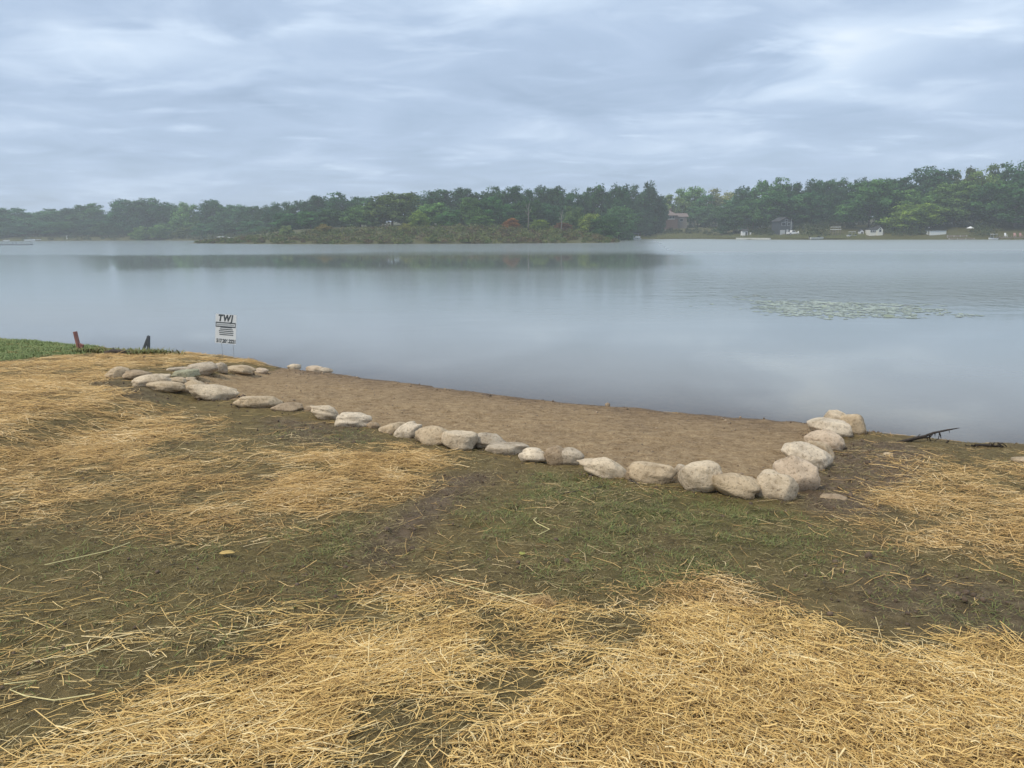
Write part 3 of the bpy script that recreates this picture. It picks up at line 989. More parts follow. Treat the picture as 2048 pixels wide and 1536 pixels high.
# clippings trodden into the turf
clip_d = np.clip(0.5 + 0.9 * fbm(GXX * 1.9, GYY * 1.9, 4, 191, 0.6), 0, 1) * (1 - sand) * np.clip(1 - 1.4 * straw, 0, 1)
x, y = scatter(clip_d, 1250, -9, 9, 1.2, 8.0, rs)
n = len(x)
CLIP = straw_material('turf_clipping', [(0.0, (0.050, 0.036, 0.014)), (0.35, (0.120, 0.096, 0.036)), (0.7, (0.22, 0.178, 0.072)), (0.92, (0.36, 0.285, 0.13)), (1.0, (0.50, 0.39, 0.19))])
o = strands(n, x, y, rs.normal(R(20), R(55), n), rs.uniform(0.02, 0.085, n), rs.uniform(0.0018, 0.004, n), rs.uniform(0, 0.010, n), 0.2, 0.08, 'turf_clippings', CLIP, 48)
tag(o, 'matted brown and olive clippings trodden into the turf', 'clippings', kind='stuff')

# ------------------------------------------------------------------ grass
def leaf_material(name, stops, rough=0.6, attr='tint'):
    mt, N, L, out = new_mat(name)
    at = N.new('ShaderNodeAttribute')
    at.attribute_name = attr
    s = N.new('ShaderNodeSeparateColor')
    L.new(at.outputs['Color'], s.inputs[0])
    c = ramp_node(N, L, s.outputs[0], stops)
    p = N.new('ShaderNodeBsdfPrincipled')
    L.new(c, p.inputs['Base Color'])
    p.inputs['Roughness'].default_value = rough
    p.inputs['Specular IOR Level'].default_value = 0.25
    L.new(p.outputs[0], out.inputs['Surface'])
    return mt


GRASS = leaf_material('grass_blade', [(0.0, (0.24, 0.180, 0.070)), (0.35, (0.155, 0.145, 0.046)), (0.7, (0.120, 0.150, 0.042)), (1.0, (0.19, 0.22, 0.068))])
LAWN = leaf_material('lawn_blade', [(0.0, (0.19, 0.21, 0.08)), (0.5, (0.17, 0.23, 0.08)), (1.0, (0.23, 0.29, 0.11))])
DEADG = leaf_material('dead_blade', [(0.0, (0.08, 0.058, 0.024)), (0.5, (0.21, 0.16, 0.072)), (1.0, (0.38, 0.30, 0.15))])


def blades(x, y, ln, wd, up, name, mat, seed):
    n = len(x)
    r = np.random.RandomState(seed)
    yaw = r.uniform(0, 2 * math.pi, n)
    dx, dy = np.cos(yaw), np.sin(yaw)
    z = surface_z(x, y)
    el = np.clip(r.normal(up, 0.3, n), 0.05, 1.45)
    V = np.empty((n, 5, 3))
    for k, (t, s) in enumerate(((0, -1), (0, 1), (0.55, -0.8), (0.55, 0.8), (1, 0))):
        e = el * (1 - 0.45 * t)
        V[:, k, 0] = x + dx * np.cos(e) * ln * t - dy * wd * s / 2
        V[:, k, 1] = y + dy * np.cos(e) * ln * t + dx * wd * s / 2
        V[:, k, 2] = z - 0.002 + np.sin(e) * ln * t
    b = (np.arange(n) * 5)[:, None]
    me = mesh_np(name, V.reshape(-1, 3), [b + np.array([[0, 1, 3, 2]]), b + np.array([[2, 3, 4]])])
    colr = np.ones((n, 5, 4))
    colr[:, :, 0] = r.uniform(size=n)[:, None]
    col_attr(me, 'tint', colr.reshape(-1, 4))
    return link(name, me, mat)


tuft = np.clip(green * (0.6 + 2.2 * fbm(GXX * 7, GYY * 7, 2, 171)), 0, 1)
x, y = scatter(tuft, 8000, -9, 9, 1.2, 8.5, rs, 1.1)
tag(blades(x, y, rs.uniform(0.025, 0.07, len(x)), rs.uniform(0.003, 0.0055, len(x)), 0.42, 'grass', GRASS, 3), 'thin green grass trampled into the soil below the stones', 'grass', kind='stuff')
thatch = np.clip(0.55 - 0.5 * sand * 2 - 0.2 * mudm + 0.5 * fbm(GXX * 3, GYY * 3, 3, 131), 0, 1) * (1 - sand)
x, y = scatter(thatch, 2300, -9, 9, 1.2, 8.5, rs)
tag(blades(x, y, rs.uniform(0.02, 0.055, len(x)), rs.uniform(0.002, 0.0045, len(x)), 0.22, 'dead_grass', DEADG, 4), 'flattened brown dead grass matted over bare soil', 'grass', kind='stuff')
x, y = scatter(lawn, 1800, -16, -4, 12, 20, rs)
tag(blades(x, y, rs.uniform(0.03, 0.07, len(x)), rs.uniform(0.005, 0.010, len(x)), 1.0, 'lawn_grass', LAWN, 6), 'bright green lawn beyond the straw at the left', 'grass', kind='stuff')

# soil crumbs: on the mud and along the sand's wet edge
crumb_d = np.clip(mudm * 0.9 + 0.10 + 0.4 * fbm(GXX * 2, GYY * 2, 3, 141), 0, 1) * (1 - sand) * np.clip(1 - 3 * straw, 0, 1)
gzv = ground_z(GXX, GYY)
crumb_d = np.maximum(crumb_d, np.exp(-((gzv - 0.03) / 0.02) ** 2) * 0.8 * np.clip(0.6 + 1.5 * fbm(GXX * 1.5, GYY * 1.5, 2, 143), 0, 1))
crumb_d = np.maximum(crumb_d, stone_ring * 0.95)
x, y = scatter(crumb_d, 190, -8, 8, 1.4, 14.5, rs)
_bm = bmesh.new()
bmesh.ops.create_icosphere(_bm, subdivisions=1, radius=1.0)
I1V = np.array([v.co[:] for v in _bm.verts])
I1F = np.array([[v.index for v in f.verts] for f in _bm.faces])
_bm.free()
n = len(x)
sc = rs.lognormal(math.log(0.0065), 0.5, n)[:, None, None] * rs.uniform(0.6, 1.3, (n, 1, 3))
V = I1V[None] * rs.uniform(0.7, 1.25, (n, len(I1V), 1)) * sc
V[:, :, 0] += x[:, None]
V[:, :, 1] += y[:, None]
V[:, :, 2] += surface_z(x, y)[:, None] + sc[:, :, 2] * 0.3
me = mesh_np('soil_crumbs', V.reshape(-1, 3), (np.arange(n)[:, None, None] * len(I1V) + I1F[None]).reshape(-1, 3), True)
tag(link('soil_crumbs', me, simple_mat('soil_crumb', (0.125, 0.09, 0.063), 0.95, 0.4, 12)), 'dark soil crumbs strewn over mud and the beach edge', 'soil', kind='stuff')

x, y = scatter(np.clip(sand * (0.5 + 1.2 * fbm(GXX * 2, GYY * 2, 3, 201)), 0, 1), 60, -6, 4.5, 4.5, 14.5, rs)
n = len(x)
sc = rs.lognormal(math.log(0.007), 0.5, n)[:, None, None] * rs.uniform(0.6, 1.3, (n, 1, 3))
V = I1V[None] * rs.uniform(0.75, 1.2, (n, len(I1V), 1)) * sc
V[:, :, 0] += x[:, None]
V[:, :, 1] += y[:, None]
V[:, :, 2] += surface_z(x, y)[:, None] + sc[:, :, 2] * 0.25
me = mesh_np('sand_pebbles', V.reshape(-1, 3), (np.arange(n)[:, None, None] * len(I1V) + I1F[None]).reshape(-1, 3), True)
tag(link('sand_pebbles', me, simple_mat('pebble', (0.27, 0.205, 0.14), 0.9, 0.5, 14)), 'small clods and pebbles raked into the sand', 'pebbles', kind='stuff')

# ------------------------------------------------------------------ yard sign
M_WHITE = simple_mat('white_paint', (0.74, 0.75, 0.76), 0.55, 0.06, 4)
M_SIGN = simple_mat('sign_plastic', (0.59, 0.62, 0.64), 0.45, 0.05, 8)
M_INK = simple_mat('dark_ink', (0.055, 0.068, 0.08), 0.5, 0.1, 20)
M_WIRE = simple_mat('sign_wire', (0.28, 0.29, 0.30), 0.45, 0.2, 20, metal=0.7)


def text_mesh(body, size, shear=0.0, bold=0.0):
    cu_ = bpy.data.curves.new('lettering', 'FONT')
    cu_.body = body
    cu_.size = size
    cu_.shear = shear
    cu_.offset = bold
    cu_.space_character = 1.0 if shear == 0 else 1.22
    cu_.align_x = 'CENTER'
    cu_.align_y = 'CENTER'
    cu_.extrude = 0.0012
    o = bpy.data.objects.new('lettering_src', cu_)
    C.objects.link(o)
    dg = bpy.context.evaluated_depsgraph_get()
    me = bpy.data.meshes.new_from_object(o.evaluated_get(dg))
    bpy.data.objects.remove(o)
    me.materials.clear()
    return me


sp_ = at_depth(455, 700, 13.9)
sg_z = float(surface_z(np.array([sp_[0]]), np.array([sp_[1]]))[0])
zt, zb = at_depth(453, 629, 13.9)[2], at_depth(456, 687, 13.9)[2]
SW, SH = 0.435, float(zt - zb)
sign = empty('yard_sign', (sp_[0], sp_[1], sg_z), R(-14))
tag(sign, 'white yard sign with dark lettering on thin wire legs at the water', 'sign')
zc_ = float((zt + zb) / 2 - sg_z)


def sign_part(o, x, z, y=-0.004):
    o.parent = sign
    o.rotation_euler = (R(90 - 6), R(2.5), 0)
    o.location = (x, y - (z - zc_) * -math.tan(R(6)), z)
    return o


pb = MB().box((0, 0, 0), (SW, SH, 0.005))
sign_part(pb.build('panel', M_SIGN), 0, zc_, 0.0)
t1 = text_mesh('TWJ', 0.165, 0.18, 0.008)
sx_ = 0.31 / max(1e-6, max(v.co.x for v in t1.vertices) - min(v.co.x for v in t1.vertices))
lt = sign_part(link('logo_lettering', t1, M_INK), -0.005, zc_ + SH * 0.36)
lt.scale = (sx_, 1, 1)
fr_ = MB()
for (cx_, cz_, w_, h_) in ((0, 0.036, 0.42, 0.020), (0, -0.036, 0.42, 0.020), (-0.203, 0, 0.014, 0.054), (0.203, 0, 0.014, 0.054)):
    fr_.box((cx_, cz_, 0), (w_, h_, 0.002))
sign_part(fr_.build('banner_frame', M_INK), 0.0, zc_ + SH * 0.145)
ban = MB()
rr = random.Random(4)
xx = -0.185
while xx < 0.175:
    w_ = rr.uniform(0.012, 0.022)
    ban.box((xx + w_ / 2, 0, 0), (w_ * 0.8, 0.026, 0.002))
    xx += w_
M_FAINT = simple_mat('grey_ink', (0.32, 0.35, 0.37), 0.5, 0.1, 20)
sign_part(ban.build('banner_lettering', M_FAINT), 0.0, zc_ + SH * 0.145)
for k, (w_, z_k) in enumerate(((0.24, 0.055), (0.27, -0.010), (0.31, -0.075), (0.30, -0.140), (0.29, -0.205))):
    ln_ = MB()
    xx = -w_ / 2
    while xx < w_ / 2 - 0.008:
        wl_ = rr.uniform(0.008, 0.014)
        if True:
            ln_.box((xx + wl_ / 2, 0, 0), (wl_ * 0.72, 0.017, 0.002))
        xx += wl_
    sign_part(ln_.build('printed_line', M_INK), 0.01, zc_ + SH * z_k * 0.95)
t2 = text_mesh('517.206.2221', 0.075, 0.0, 0.0035)
sx_ = 0.40 / max(1e-6, max(v.co.x for v in t2.vertices) - min(v.co.x for v in t2.vertices))
pn = sign_part(link('phone_lettering', t2, M_INK), 0.004, zc_ - SH * 0.415)
pn.scale = (sx_, 1.25, 1)
for s in (-0.12, 0.12):
    lg = MB().tube([(s, 0.01, -0.12), (s, 0.01, zc_ - SH * 0.1), (s + 0.002, 0.024, zc_ + SH * 0.3)], 0.0026, 6)
    lg.build('wire_leg', M_WIRE, sign)

# ------------------------------------------------------------------ stakes and debris on the left bank
M_RED = simple_mat('red_stake_paint', (0.28, 0.125, 0.105), 0.7, 0.3, 14)
M_DARKW = simple_mat('dark_stake_wood', (0.085, 0.095, 0.105), 0.8, 0.3, 14)
M_BARK = simple_mat('dark_bark', (0.045, 0.036, 0.030), 0.9, 0.4, 18, 0.6, 0.01)
M_DRIFT = simple_mat('drift_wood', (0.075, 0.062, 0.052), 0.9, 0.4, 18, 0.6, 0.01)


def gz1(x, y):
    return float(surface_z(np.array([x]), np.array([y]))[0])


b0 = hit(159, 701)
st = empty('survey_stake', (b0[0], b0[1], gz1(b0[0], b0[1])))
tag(st, 'short red painted wooden stake leaning left at the lawn edge', 'stake')
tp = at_depth(150, 663, b0[1]) - np.array(st.location)
dv = Vector(tp).normalized()
qm = dv.to_track_quat('Z', 'Y').to_euler()
sk = MB().box((0, 0, tp[2] / 2 - 0.04), (0.085, 0.04, Vector(tp).length + 0.08)).build('shaft', M_RED, st)
sk.rotation_euler = qm
kn = MB().box((0.035, -0.005, 0.10), (0.10, 0.05, 0.075), 0, 0, R(25)).build('cross_block', M_RED, st)
bd = hit(292, 702)
s2_ = empty('dark_stake', (bd[0], bd[1], gz1(bd[0], bd[1])))
tag(s2_, 'dark forked wooden stake standing in weeds left of the sign', 'stake')
tp = Vector(at_depth(297, 672, bd[1]) - np.array(s2_.location))
for nm, ox in (('front_board', 0.04), ('rear_board', -0.12)):
    base_ = Vector((ox, 0.0 if ox > 0 else 0.04, -0.08))
    top_ = Vector((tp.x + (0 if ox > 0 else -0.012), tp.y + (0 if ox > 0 else 0.04), tp.z))
    v_ = top_ - base_
    o = MB().box((0, 0, v_.length / 2), (0.066 if ox > 0 else 0.045, 0.04, v_.length)).build(nm, M_DARKW, s2_)
    o.location = base_
    o.rotation_euler = v_.to_track_quat('Z', 'Y').to_euler()
lg0, lg1 = hit(208, 709), hit(262, 709)
lgp = [Vector(lg0), Vector(lg0 * 0.66 + lg1 * 0.34) + Vector((0, 0.02, 0.03)), Vector(lg0 * 0.3 + lg1 * 0.7) + Vector((0, 0, 0.02)), Vector(lg1)]
o = MB().tube([p + Vector((0, 0, 0.03)) for p in lgp], [0.03, 0.042, 0.04, 0.03], 9).build('log', M_DRIFT, smooth=True)
tag(o, 'dark weathered log lying in the grass between the two stakes', 'log')


def weed(px, py, n, hgt, spread, label, seed):
    p = hit(px, py)
    r = np.random.RandomState(seed)
    x = p[0] + r.normal(0, spread, n)
    y = p[1] + r.normal(0, spread * 0.6, n)
    o = blades(x, y, r.uniform(0.5, 1.0, n) * hgt, r.uniform(0.012, 0.022, n), 1.0, 'weed_clump', GRASS, seed)
    return tag(o, label, 'weeds', kind='stuff')


weed(306, 709, 700, 0.20, 0.22, 'weed clump around the foot of the dark forked stake', 71)
weed(185, 704, 400, 0.14, 0.22, 'low weeds just right of the red stake', 72)
weed(235, 704, 500, 0.14, 0.30, 'low weeds behind the dark log between the stakes', 73)

# branch at the right-hand waterline
bb = hit(1800, 884)
br = empty('driftwood_branch', (bb[0], bb[1], gz1(bb[0], bb[1])))
tag(br, 'dead dark branch sticking out over the water beside the right bank', 'branch')
bl = np.array(br.location)


def bp(px, py, dd=0.0):
    return Vector(at_depth(px, py, bb[1] + dd) - bl)


MB().tube([bp(1792, 886), bp(1822, 878, 0.03), bp(1850, 872, 0.05), bp(1866, 866, 0.06), bp(1885, 862, 0.08), bp(1900, 859, 0.08), bp(1919, 856, 0.1)], [0.016, 0.015, 0.014, 0.013, 0.011, 0.009, 0.003], 8).build('limb', M_BARK, br, True)
for pts, r_ in (([(1812, 884), (1838, 877), (1860, 874), (1866, 868)], 0.011), ([(1860, 868), (1859, 877), (1862, 886)], 0.007), ([(1878, 864), (1881, 871), (1882, 877)], 0.008), ([(1879, 866), (1877, 877), (1868, 883), (1860, 879)], 0.005), ([(1852, 872), (1856, 880), (1850, 884)], 0.006), ([(1870, 866), (1870, 873)], 0.006), ([(1898, 860), (1899, 866)], 0.004), ([(1832, 876), (1841, 868)], 0.007)):
    MB().tube([bp(a, b, 0.05 + 0.03 * j) for j, (a, b) in enumerate(pts)], [r_] + [r_ * 0.8] * (len(pts) - 2) + [r_ * 0.4], 6).build('twig', M_BARK, br, True)
b2 = hit(1975, 894)
d2 = empty('root_debris', (b2[0], b2[1], gz1(b2[0], b2[1])))
tag(d2, 'tangle of dark roots on the waterline near the right edge', 'roots')
d2l = np.array(d2.location)
rr = random.Random(8)
MB().tube([Vector(at_depth(x_, y_, b2[1]) - d2l) for x_, y_ in ((1940, 893), (1960, 890), (1985, 891), (2012, 896))], [0.008, 0.015, 0.013, 0.006], 8).build('root_mass', M_BARK, d2, True)
for k in range(22):
    x_ = rr.uniform(1938, 2015)
    a = Vector(at_depth(x_, 893, b2[1]) - d2l)
    b = Vector(at_depth(x_ + rr.uniform(-14, 14), 893 - rr.uniform(1, 9), b2[1] + rr.uniform(-0.1, 0.1)) - d2l)
    cpt = b + Vector((rr.uniform(-0.05, 0.05), 0, -0.03))
    MB().tube([a, b, cpt], [0.006, 0.005, 0.003], 6).build('root', M_BARK, d2, True)
p_ = hit(1893, 887)
o = MB().tube([Vector(at_depth(x_, y_, p_[1])) for x_, y_ in ((1884, 890), (1893, 886), (1897, 881), (1898, 884))], [0.012, 0.010, 0.009, 0.004], 6).build('stick', M_BARK, smooth=True)
tag(o, 'short dark broken stick between the long branch and the root tangle', 'stick')
for k, (x0_, y0_, x1_, y1_, lab) in enumerate(((1258, 962, 1278, 972, 'thin dark twig poking out beneath the brown chip between boulders'), (1205, 975, 1120, 990, 'long thin twig lying on the green turf before the pointed pale boulder'))):
    a, b = Vector(hit(x0_, y0_)), Vector(hit(x1_, y1_))
    md = (a + b) / 2 + Vector((0.01, 0, 0.012))
    o = MB().tube([a + Vector((0, 0, 0.01)), md, b + Vector((0, 0, 0.008))], [0.008 - 0.004 * k, 0.007 - 0.004 * k, 0.003], 6).build('twig_on_ground', M_DRIFT, smooth=True)
    tag(o, lab, 'twig')

# fallen leaves, one bent stalk, one tuft of chaff
M_LEAFY = simple_mat('yellow_leaf', (0.52, 0.36, 0.12), 0.6, 0.2, 30)
M_LEAFG = simple_mat('yellow_green_leaf', (0.30, 0.30, 0.07), 0.6, 0.2, 30)


def fallen_leaf(px, py, ln, wd, rz, mat, label):
    p = hit(px, py)
    z = gz1(p[0], p[1])
    vs, fs = [], []
    n = 9
    for i in range(n):
        t = i / (n - 1)
        h = math.sin(math.pi * t ** 0.85) ** 0.8 * wd / 2
        for s in (-1, 0, 1):
            vs.append(((t - 0.5) * ln, s * h * (1 + 0.12 * math.sin(9 * t + s)), 0.004 * abs(s) + 0.005 * math.sin(3.5 * t) + 0.003))
    for i in range(n - 1):
        for s in (0, 1):
            a = i * 3 + s
            fs.append((a, a + 1, a + 4, a + 3))
    root = empty('fallen_leaf', (p[0], p[1], z + 0.014), rz)
    tag(root, label, 'leaf')
    b = MB().add(vs, fs).build('blade', mat, root, True)
    sol = b.modifiers.new('thickness', 'SOLIDIFY')
    sol.thickness = 0.0008
    MB().tube([(ln * 0.48, 0, 0.01), (ln * 0.62, 0.006, 0.012), (ln * 0.75, 0.004, 0.006)], 0.0012, 5).build('stem', mat, root)


fallen_leaf(455, 1115, 0.092, 0.055, R(8), M_LEAFY, 'yellow fallen leaf lying on straw at the left of the turf')
fallen_leaf(1045, 1112, 0.045, 0.042, R(60), M_LEAFG, 'small yellow-green fallen leaf on the turf above the loose tuft')
M_STALK = simple_mat('pale_stalk', (0.72, 0.62, 0.30), 0.5, 0.15, 30)


def stalk(pts, rad, label):
    w_ = [Vector(hit(*p)) + Vector((0, 0, 0.016)) for p in pts]
    for v in w_:
        v.z = max(v.z, gz1(v.x, v.y) + 0.012)
    o = MB().tube(w_, rad, 6).build('straw_stalk', M_STALK, smooth=False)
    tag(o, label, 'straw stalk', 'single stalks that stand out')


stalk([(1073, 1040), (1067, 1044), (1074, 1051), (1099, 1063), (1077, 1074)], 0.0028, 'bright kinked straw stalk lying alone on the dark turf')
stalk([(90, 1135), (215, 1108), (260, 1090)], 0.0026, 'long pale stalk lying alone at the left below the straw')
stalk([(10, 1380), (75, 1368), (20, 1388), (50, 1400), (110, 1408), (190, 1395)], 0.0026, 'hooked pale stalk at the lower left edge')
stalk([(160, 1320), (222, 1294)], 0.0030, 'short straight stalk on bare soil at the lower left')
stalk([(1490, 1322), (1580, 1345), (1700, 1330)], 0.0026, 'long curved stalk lying across the chopped straw')
stalk([(890, 1165), (1010, 1200), (1085, 1192)], 0.0024, 'long stalk running into the loose chaff tuft')
tfp = hit(1087, 1215)
nt_ = 1100
r = np.random.RandomState(90)
ph, rd_ = r.uniform(0, 2 * math.pi, nt_), r.uniform(0, 1, nt_) ** 0.6
tx, ty = tfp[0] + 0.062 * rd_ * np.cos(ph), tfp[1] + 0.03 + 0.06 * rd_ * np.sin(ph)
o = strands(nt_, tx, ty, r.uniform(0, math.pi, nt_), r.uniform(0.02, 0.06, nt_), r.uniform(0.001, 0.002, nt_), (1 - rd_ ** 2) * 0.05 * r.uniform(0.2, 1, nt_), 0.5, 0.25, 'chaff_tuft', simple_mat('chaff', (0.50, 0.34, 0.16), 0.8, 0.25, 40), 91)
tag(o, 'loose round tuft of fine brown chaff on the turf', 'tuft')

# ------------------------------------------------------------------ lily pads
pc = [at_level(x_, y_, 0.0) for x_, y_ in ((1400, 603), (1925, 622), (1655, 596), (1665, 643))]
lc = (pc[0] + pc[1] + pc[2] + pc[3]) / 4
ax_ = (pc[1] - pc[0]) / 2
ay_ = (pc[2] - pc[3]) / 2
r = np.random.RandomState(17)
n = 9000
a_, b_ = r.uniform(-1.05, 1.05, n), r.uniform(-1.0, 1.0, n)
X = lc[0] + a_ * ax_[0] + b_ * ay_[0]
Y = lc[1] + a_ * ax_[1] + b_ * ay_[1]
edge_ = 1.0 - np.sqrt(a_ ** 2 + b_ ** 2)
keep = (edge_ + 0.9 * fbm(X * 0.5, Y * 0.8, 3, 151) + 0.35 * vnoise(X * 2, Y * 2, 155)) > 0.20
keep &= r.uniform(size=n) < np.clip(0.16 + 0.55 * edge_, 0.05, 0.46)
X, Y = X[keep], Y[keep]
n = len(X)
ang = np.linspace(0.25, 2 * math.pi - 0.25, 9)
rad = np.clip(r.lognormal(math.log(0.07), 0.4, n), 0.03, 0.17)
rot = r.uniform(0, 2 * math.pi, n)
V = np.zeros((n, 10, 3))
V[:, 0, 0], V[:, 0, 1], V[:, 0, 2] = X, Y, 0.006
tilt = np.where(r.uniform(size=n) < 0.012, r.uniform(0.15, 0.6, n), r.uniform(0, 0.03, n))
for k in range(9):
    c_, s_ = np.cos(ang[k] + rot), np.sin(ang[k] + rot)
    V[:, k + 1, 0] = X + rad * c_
    V[:, k + 1, 1] = Y + rad * s_ * np.cos(tilt)
    V[:, k + 1, 2] = 0.008 + np.maximum(rad * s_ * np.sin(tilt), -0.002) + 0.004 * (k % 3 == 0)
b = (np.arange(n) * 10)[:, None, None]
fs = np.stack([np.zeros(8, int), np.arange(1, 9), np.arange(2, 10)], 1)
me = mesh_np('lily_pads', V.reshape(-1, 3), (b + fs[None]).reshape(-1, 3))
cl = np.ones((n, 10, 4))
cl[:, :, 0] = r.uniform(size=n)[:, None]
col_attr(me, 'tint', cl.reshape(-1, 4))
PAD = leaf_material('lily_pad', [(0, (0.20, 0.23, 0.155)), (0.5, (0.28, 0.32, 0.22)), (0.9, (0.36, 0.40, 0.30)), (1.0, (0.16, 0.14, 0.08))], 0.22)
tag(link('lily_pads', me, PAD), 'raft of floating green lily pads out on the water', 'lily pads', kind='stuff')

# ------------------------------------------------------------------ trees
def leaf_cards(c, nrm, size, r, tint):
    """diamond-shaped leaf sprays at c, facing nrm"""
    n = len(c)
    up = r.normal(size=(n, 3))
    a = np.cross(nrm, up)
    a /= np.linalg.norm(a, axis=1)[:, None] + 1e-9
    b = np.cross(nrm, a)
    s = size[:, None]
    V = np.stack([c - a * s, c - b * s * 0.62, c + a * s, c + b * s * 0.62], 1)
    V[:, 0] += nrm * s * -0.3
    V[:, 2] += nrm * s * -0.3
    F_ = np.arange(n)[:, None] * 4 + np.array([[0, 1, 2, 3]])
    T = np.ones((n, 4, 4))
    T[:, :, 0] = tint[:, None]
    return V.reshape(-1, 3), F_, T.reshape(-1, 4)


def profile(kind, t):
    if kind == 'oak':
        return np.interp(t, [0, 0.12, 0.35, 0.6, 0.8, 0.93, 1], [0.85, 0.97, 1.0, 0.93, 0.74, 0.46, 0.10])
    if kind == 'round':
        return np.interp(t, [0, 0.15, 0.4, 0.65, 0.85, 1], [0.85, 0.97, 1.0, 0.86, 0.56, 0.08])
    if kind == 'tall':
        return np.interp(t, [0, 0.2, 0.45, 0.7, 0.9, 1], [0.75, 1.0, 0.95, 0.68, 0.30, 0.03])
    if kind == 'willow':
        return np.interp(t, [0, 0.2, 0.5, 0.75, 0.92, 1], [0.85, 1.0, 0.98, 0.8, 0.45, 0.1])
    return np.interp(t, [0, 0.3, 0.6, 0.85, 1], [0.5, 0.85, 0.95, 0.6, 0.12])      # 'open'


def crown_mesh(kind, seed, n_cl=120, n_lf=44):
    """a crown of overlapping boughs: big lobes, leaf clumps over each lobe, leaf sprays over each clump"""
    r = np.random.RandomState(seed)
    nl = {'oak': 15, 'round': 12, 'tall': 13, 'willow': 12, 'open': 11}[kind]
    lobes = [(0.0, 0.0, 0.42, 0.36, 0.40)]
    for k in range(nl):
        t = 0.08 + 0.80 * (k + r.uniform(0, 1)) / nl
        ph = k * 2.4 + r.uniform(-0.6, 0.6)
        rim = 0.5 * float(profile(kind, np.array(t)))
        lr = r.uniform(0.15, 0.22) * (1.0 if kind != 'open' else 0.75)
        q = max(rim * r.uniform(0.75, 1.1) - lr * 0.7, 0.0)
        lobes.append((q * math.cos(ph), q * math.sin(ph), min(t, 0.99 - lr * 0.8), lr, lr * r.uniform(0.8, 1.1)))
    area = np.array([l[3] * l[3] for l in lobes])
    if kind == 'open':
        area[0] *= 0.15
    pick = r.choice(len(lobes), n_cl, p=area / area.sum())
    cs, ns, sz, tn = [], [], [], []
    for k in range(n_cl):
        lx, ly, lz, lr, lh = lobes[pick[k]]
        d = r.normal(size=3)
        d /= np.linalg.norm(d)
        d[2] = abs(d[2]) if r.uniform() < 0.45 else d[2]
        ctr = np.array([lx, ly, lz]) + d * np.array([lr, lr, lh]) * r.uniform(0.72, 1.0)
        ctr[2] = max(ctr[2], 0.04)
        rc = r.uniform(0.055, 0.115)
        e = r.normal(size=(n_lf, 3))
        e /= np.linalg.norm(e, axis=1)[:, None]
        p = ctr + e * rc * np.array([1.25, 1.25, 0.8]) * r.uniform(0.3, 1.12, n_lf)[:, None]
        nn = e * 0.6 + d * 0.5 + 0.6 * r.normal(size=(n_lf, 3)) + np.array([0, 0, 0.35])
        nn /= np.linalg.norm(nn, axis=1)[:, None]
        cs.append(p)
        ns.append(nn)
        sz.append(r.uniform(0.014, 0.032, n_lf))
        tn.append(np.clip(r.uniform(0.12, 0.88) + 0.18 * r.normal(size=n_lf), 0, 1))
    nf = 1500 if kind != 'open' else 300           # twigs and leaves inside the crown
    pk = r.choice(len(lobes), nf, p=area / area.sum())
    lb = np.array(lobes)[pk]
    e = r.normal(size=(nf, 3))
    e /= np.linalg.norm(e, axis=1)[:, None]
    cs.append(lb[:, :3] + e * lb[:, [3, 3, 4]] * r.uniform(0.1, 0.9, nf)[:, None])
    nn = r.normal(size=(nf, 3))
    ns.append(nn / np.linalg.norm(nn, axis=1)[:, None])
    sz.append(r.uniform(0.02, 0.042, nf))
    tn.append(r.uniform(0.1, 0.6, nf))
    V, F_, T = leaf_cards(np.concatenate(cs), np.concatenate(ns), np.concatenate(sz), r, np.concatenate(tn))
    lo, hi = np.percentile(V, 0.4, axis=0), np.percentile(V, 99.6, axis=0)
    V[:, :2] /= max(hi[0] - lo[0], hi[1] - lo[1])
    V[:, 2] = (V[:, 2] - lo[2]) / (hi[2] - lo[2])
    V[:, 2] = np.maximum(V[:, 2], -0.03)
    me = mesh_np('crown', V, F_)
    col_attr(me, 'tint', T)
    return me


def foliage_material():
    mt, N, L, out = new_mat('foliage')
    at = N.new('ShaderNodeAttribute')
    at.attribute_name = 'tint'
    s = N.new('ShaderNodeSeparateColor')
    L.new(at.outputs['Color'], s.inputs[0])
    oi = N.new('ShaderNodeObjectInfo')
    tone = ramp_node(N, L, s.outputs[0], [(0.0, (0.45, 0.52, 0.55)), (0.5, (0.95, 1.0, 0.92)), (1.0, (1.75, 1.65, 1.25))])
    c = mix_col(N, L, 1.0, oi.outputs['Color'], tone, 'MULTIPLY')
    df = N.new('ShaderNodeBsdfDiffuse')
    tl = N.new('ShaderNodeBsdfTranslucent')
    L.new(c, df.inputs['Color'])
    L.new(c, tl.inputs['Color'])
    mx = N.new('ShaderNodeMixShader')
    mx.inputs[0].default_value = 0.3
    L.new(df.outputs[0], mx.inputs[1])
    L.new(tl.outputs[0], mx.inputs[2])
    L.new(mx.outputs[0], out.inputs['Surface'])
    return mt


FOL = foliage_material()
M_TRUNK = simple_mat('trunk_bark', (0.10, 0.082, 0.065), 0.9, 0.35, 2.0, 0.5, 0.03)
M_BIRCH = simple_mat('bleached_bark', (0.20, 0.19, 0.165), 0.85, 0.3, 2.0)
CROWNS = {}
for kind, seeds in (('oak', (1, 2, 3, 4, 21, 22, 23)), ('round', (5, 6, 7, 24, 25)), ('tall', (8, 9, 26)), ('willow', (10, 11)), ('open', (12, 13))):
    CROWNS[kind] = []
    for s in seeds:
        me = crown_mesh(kind, s, 170 if kind != 'open' else 110)
        me.materials.append(FOL)
        CROWNS[kind].append(me)


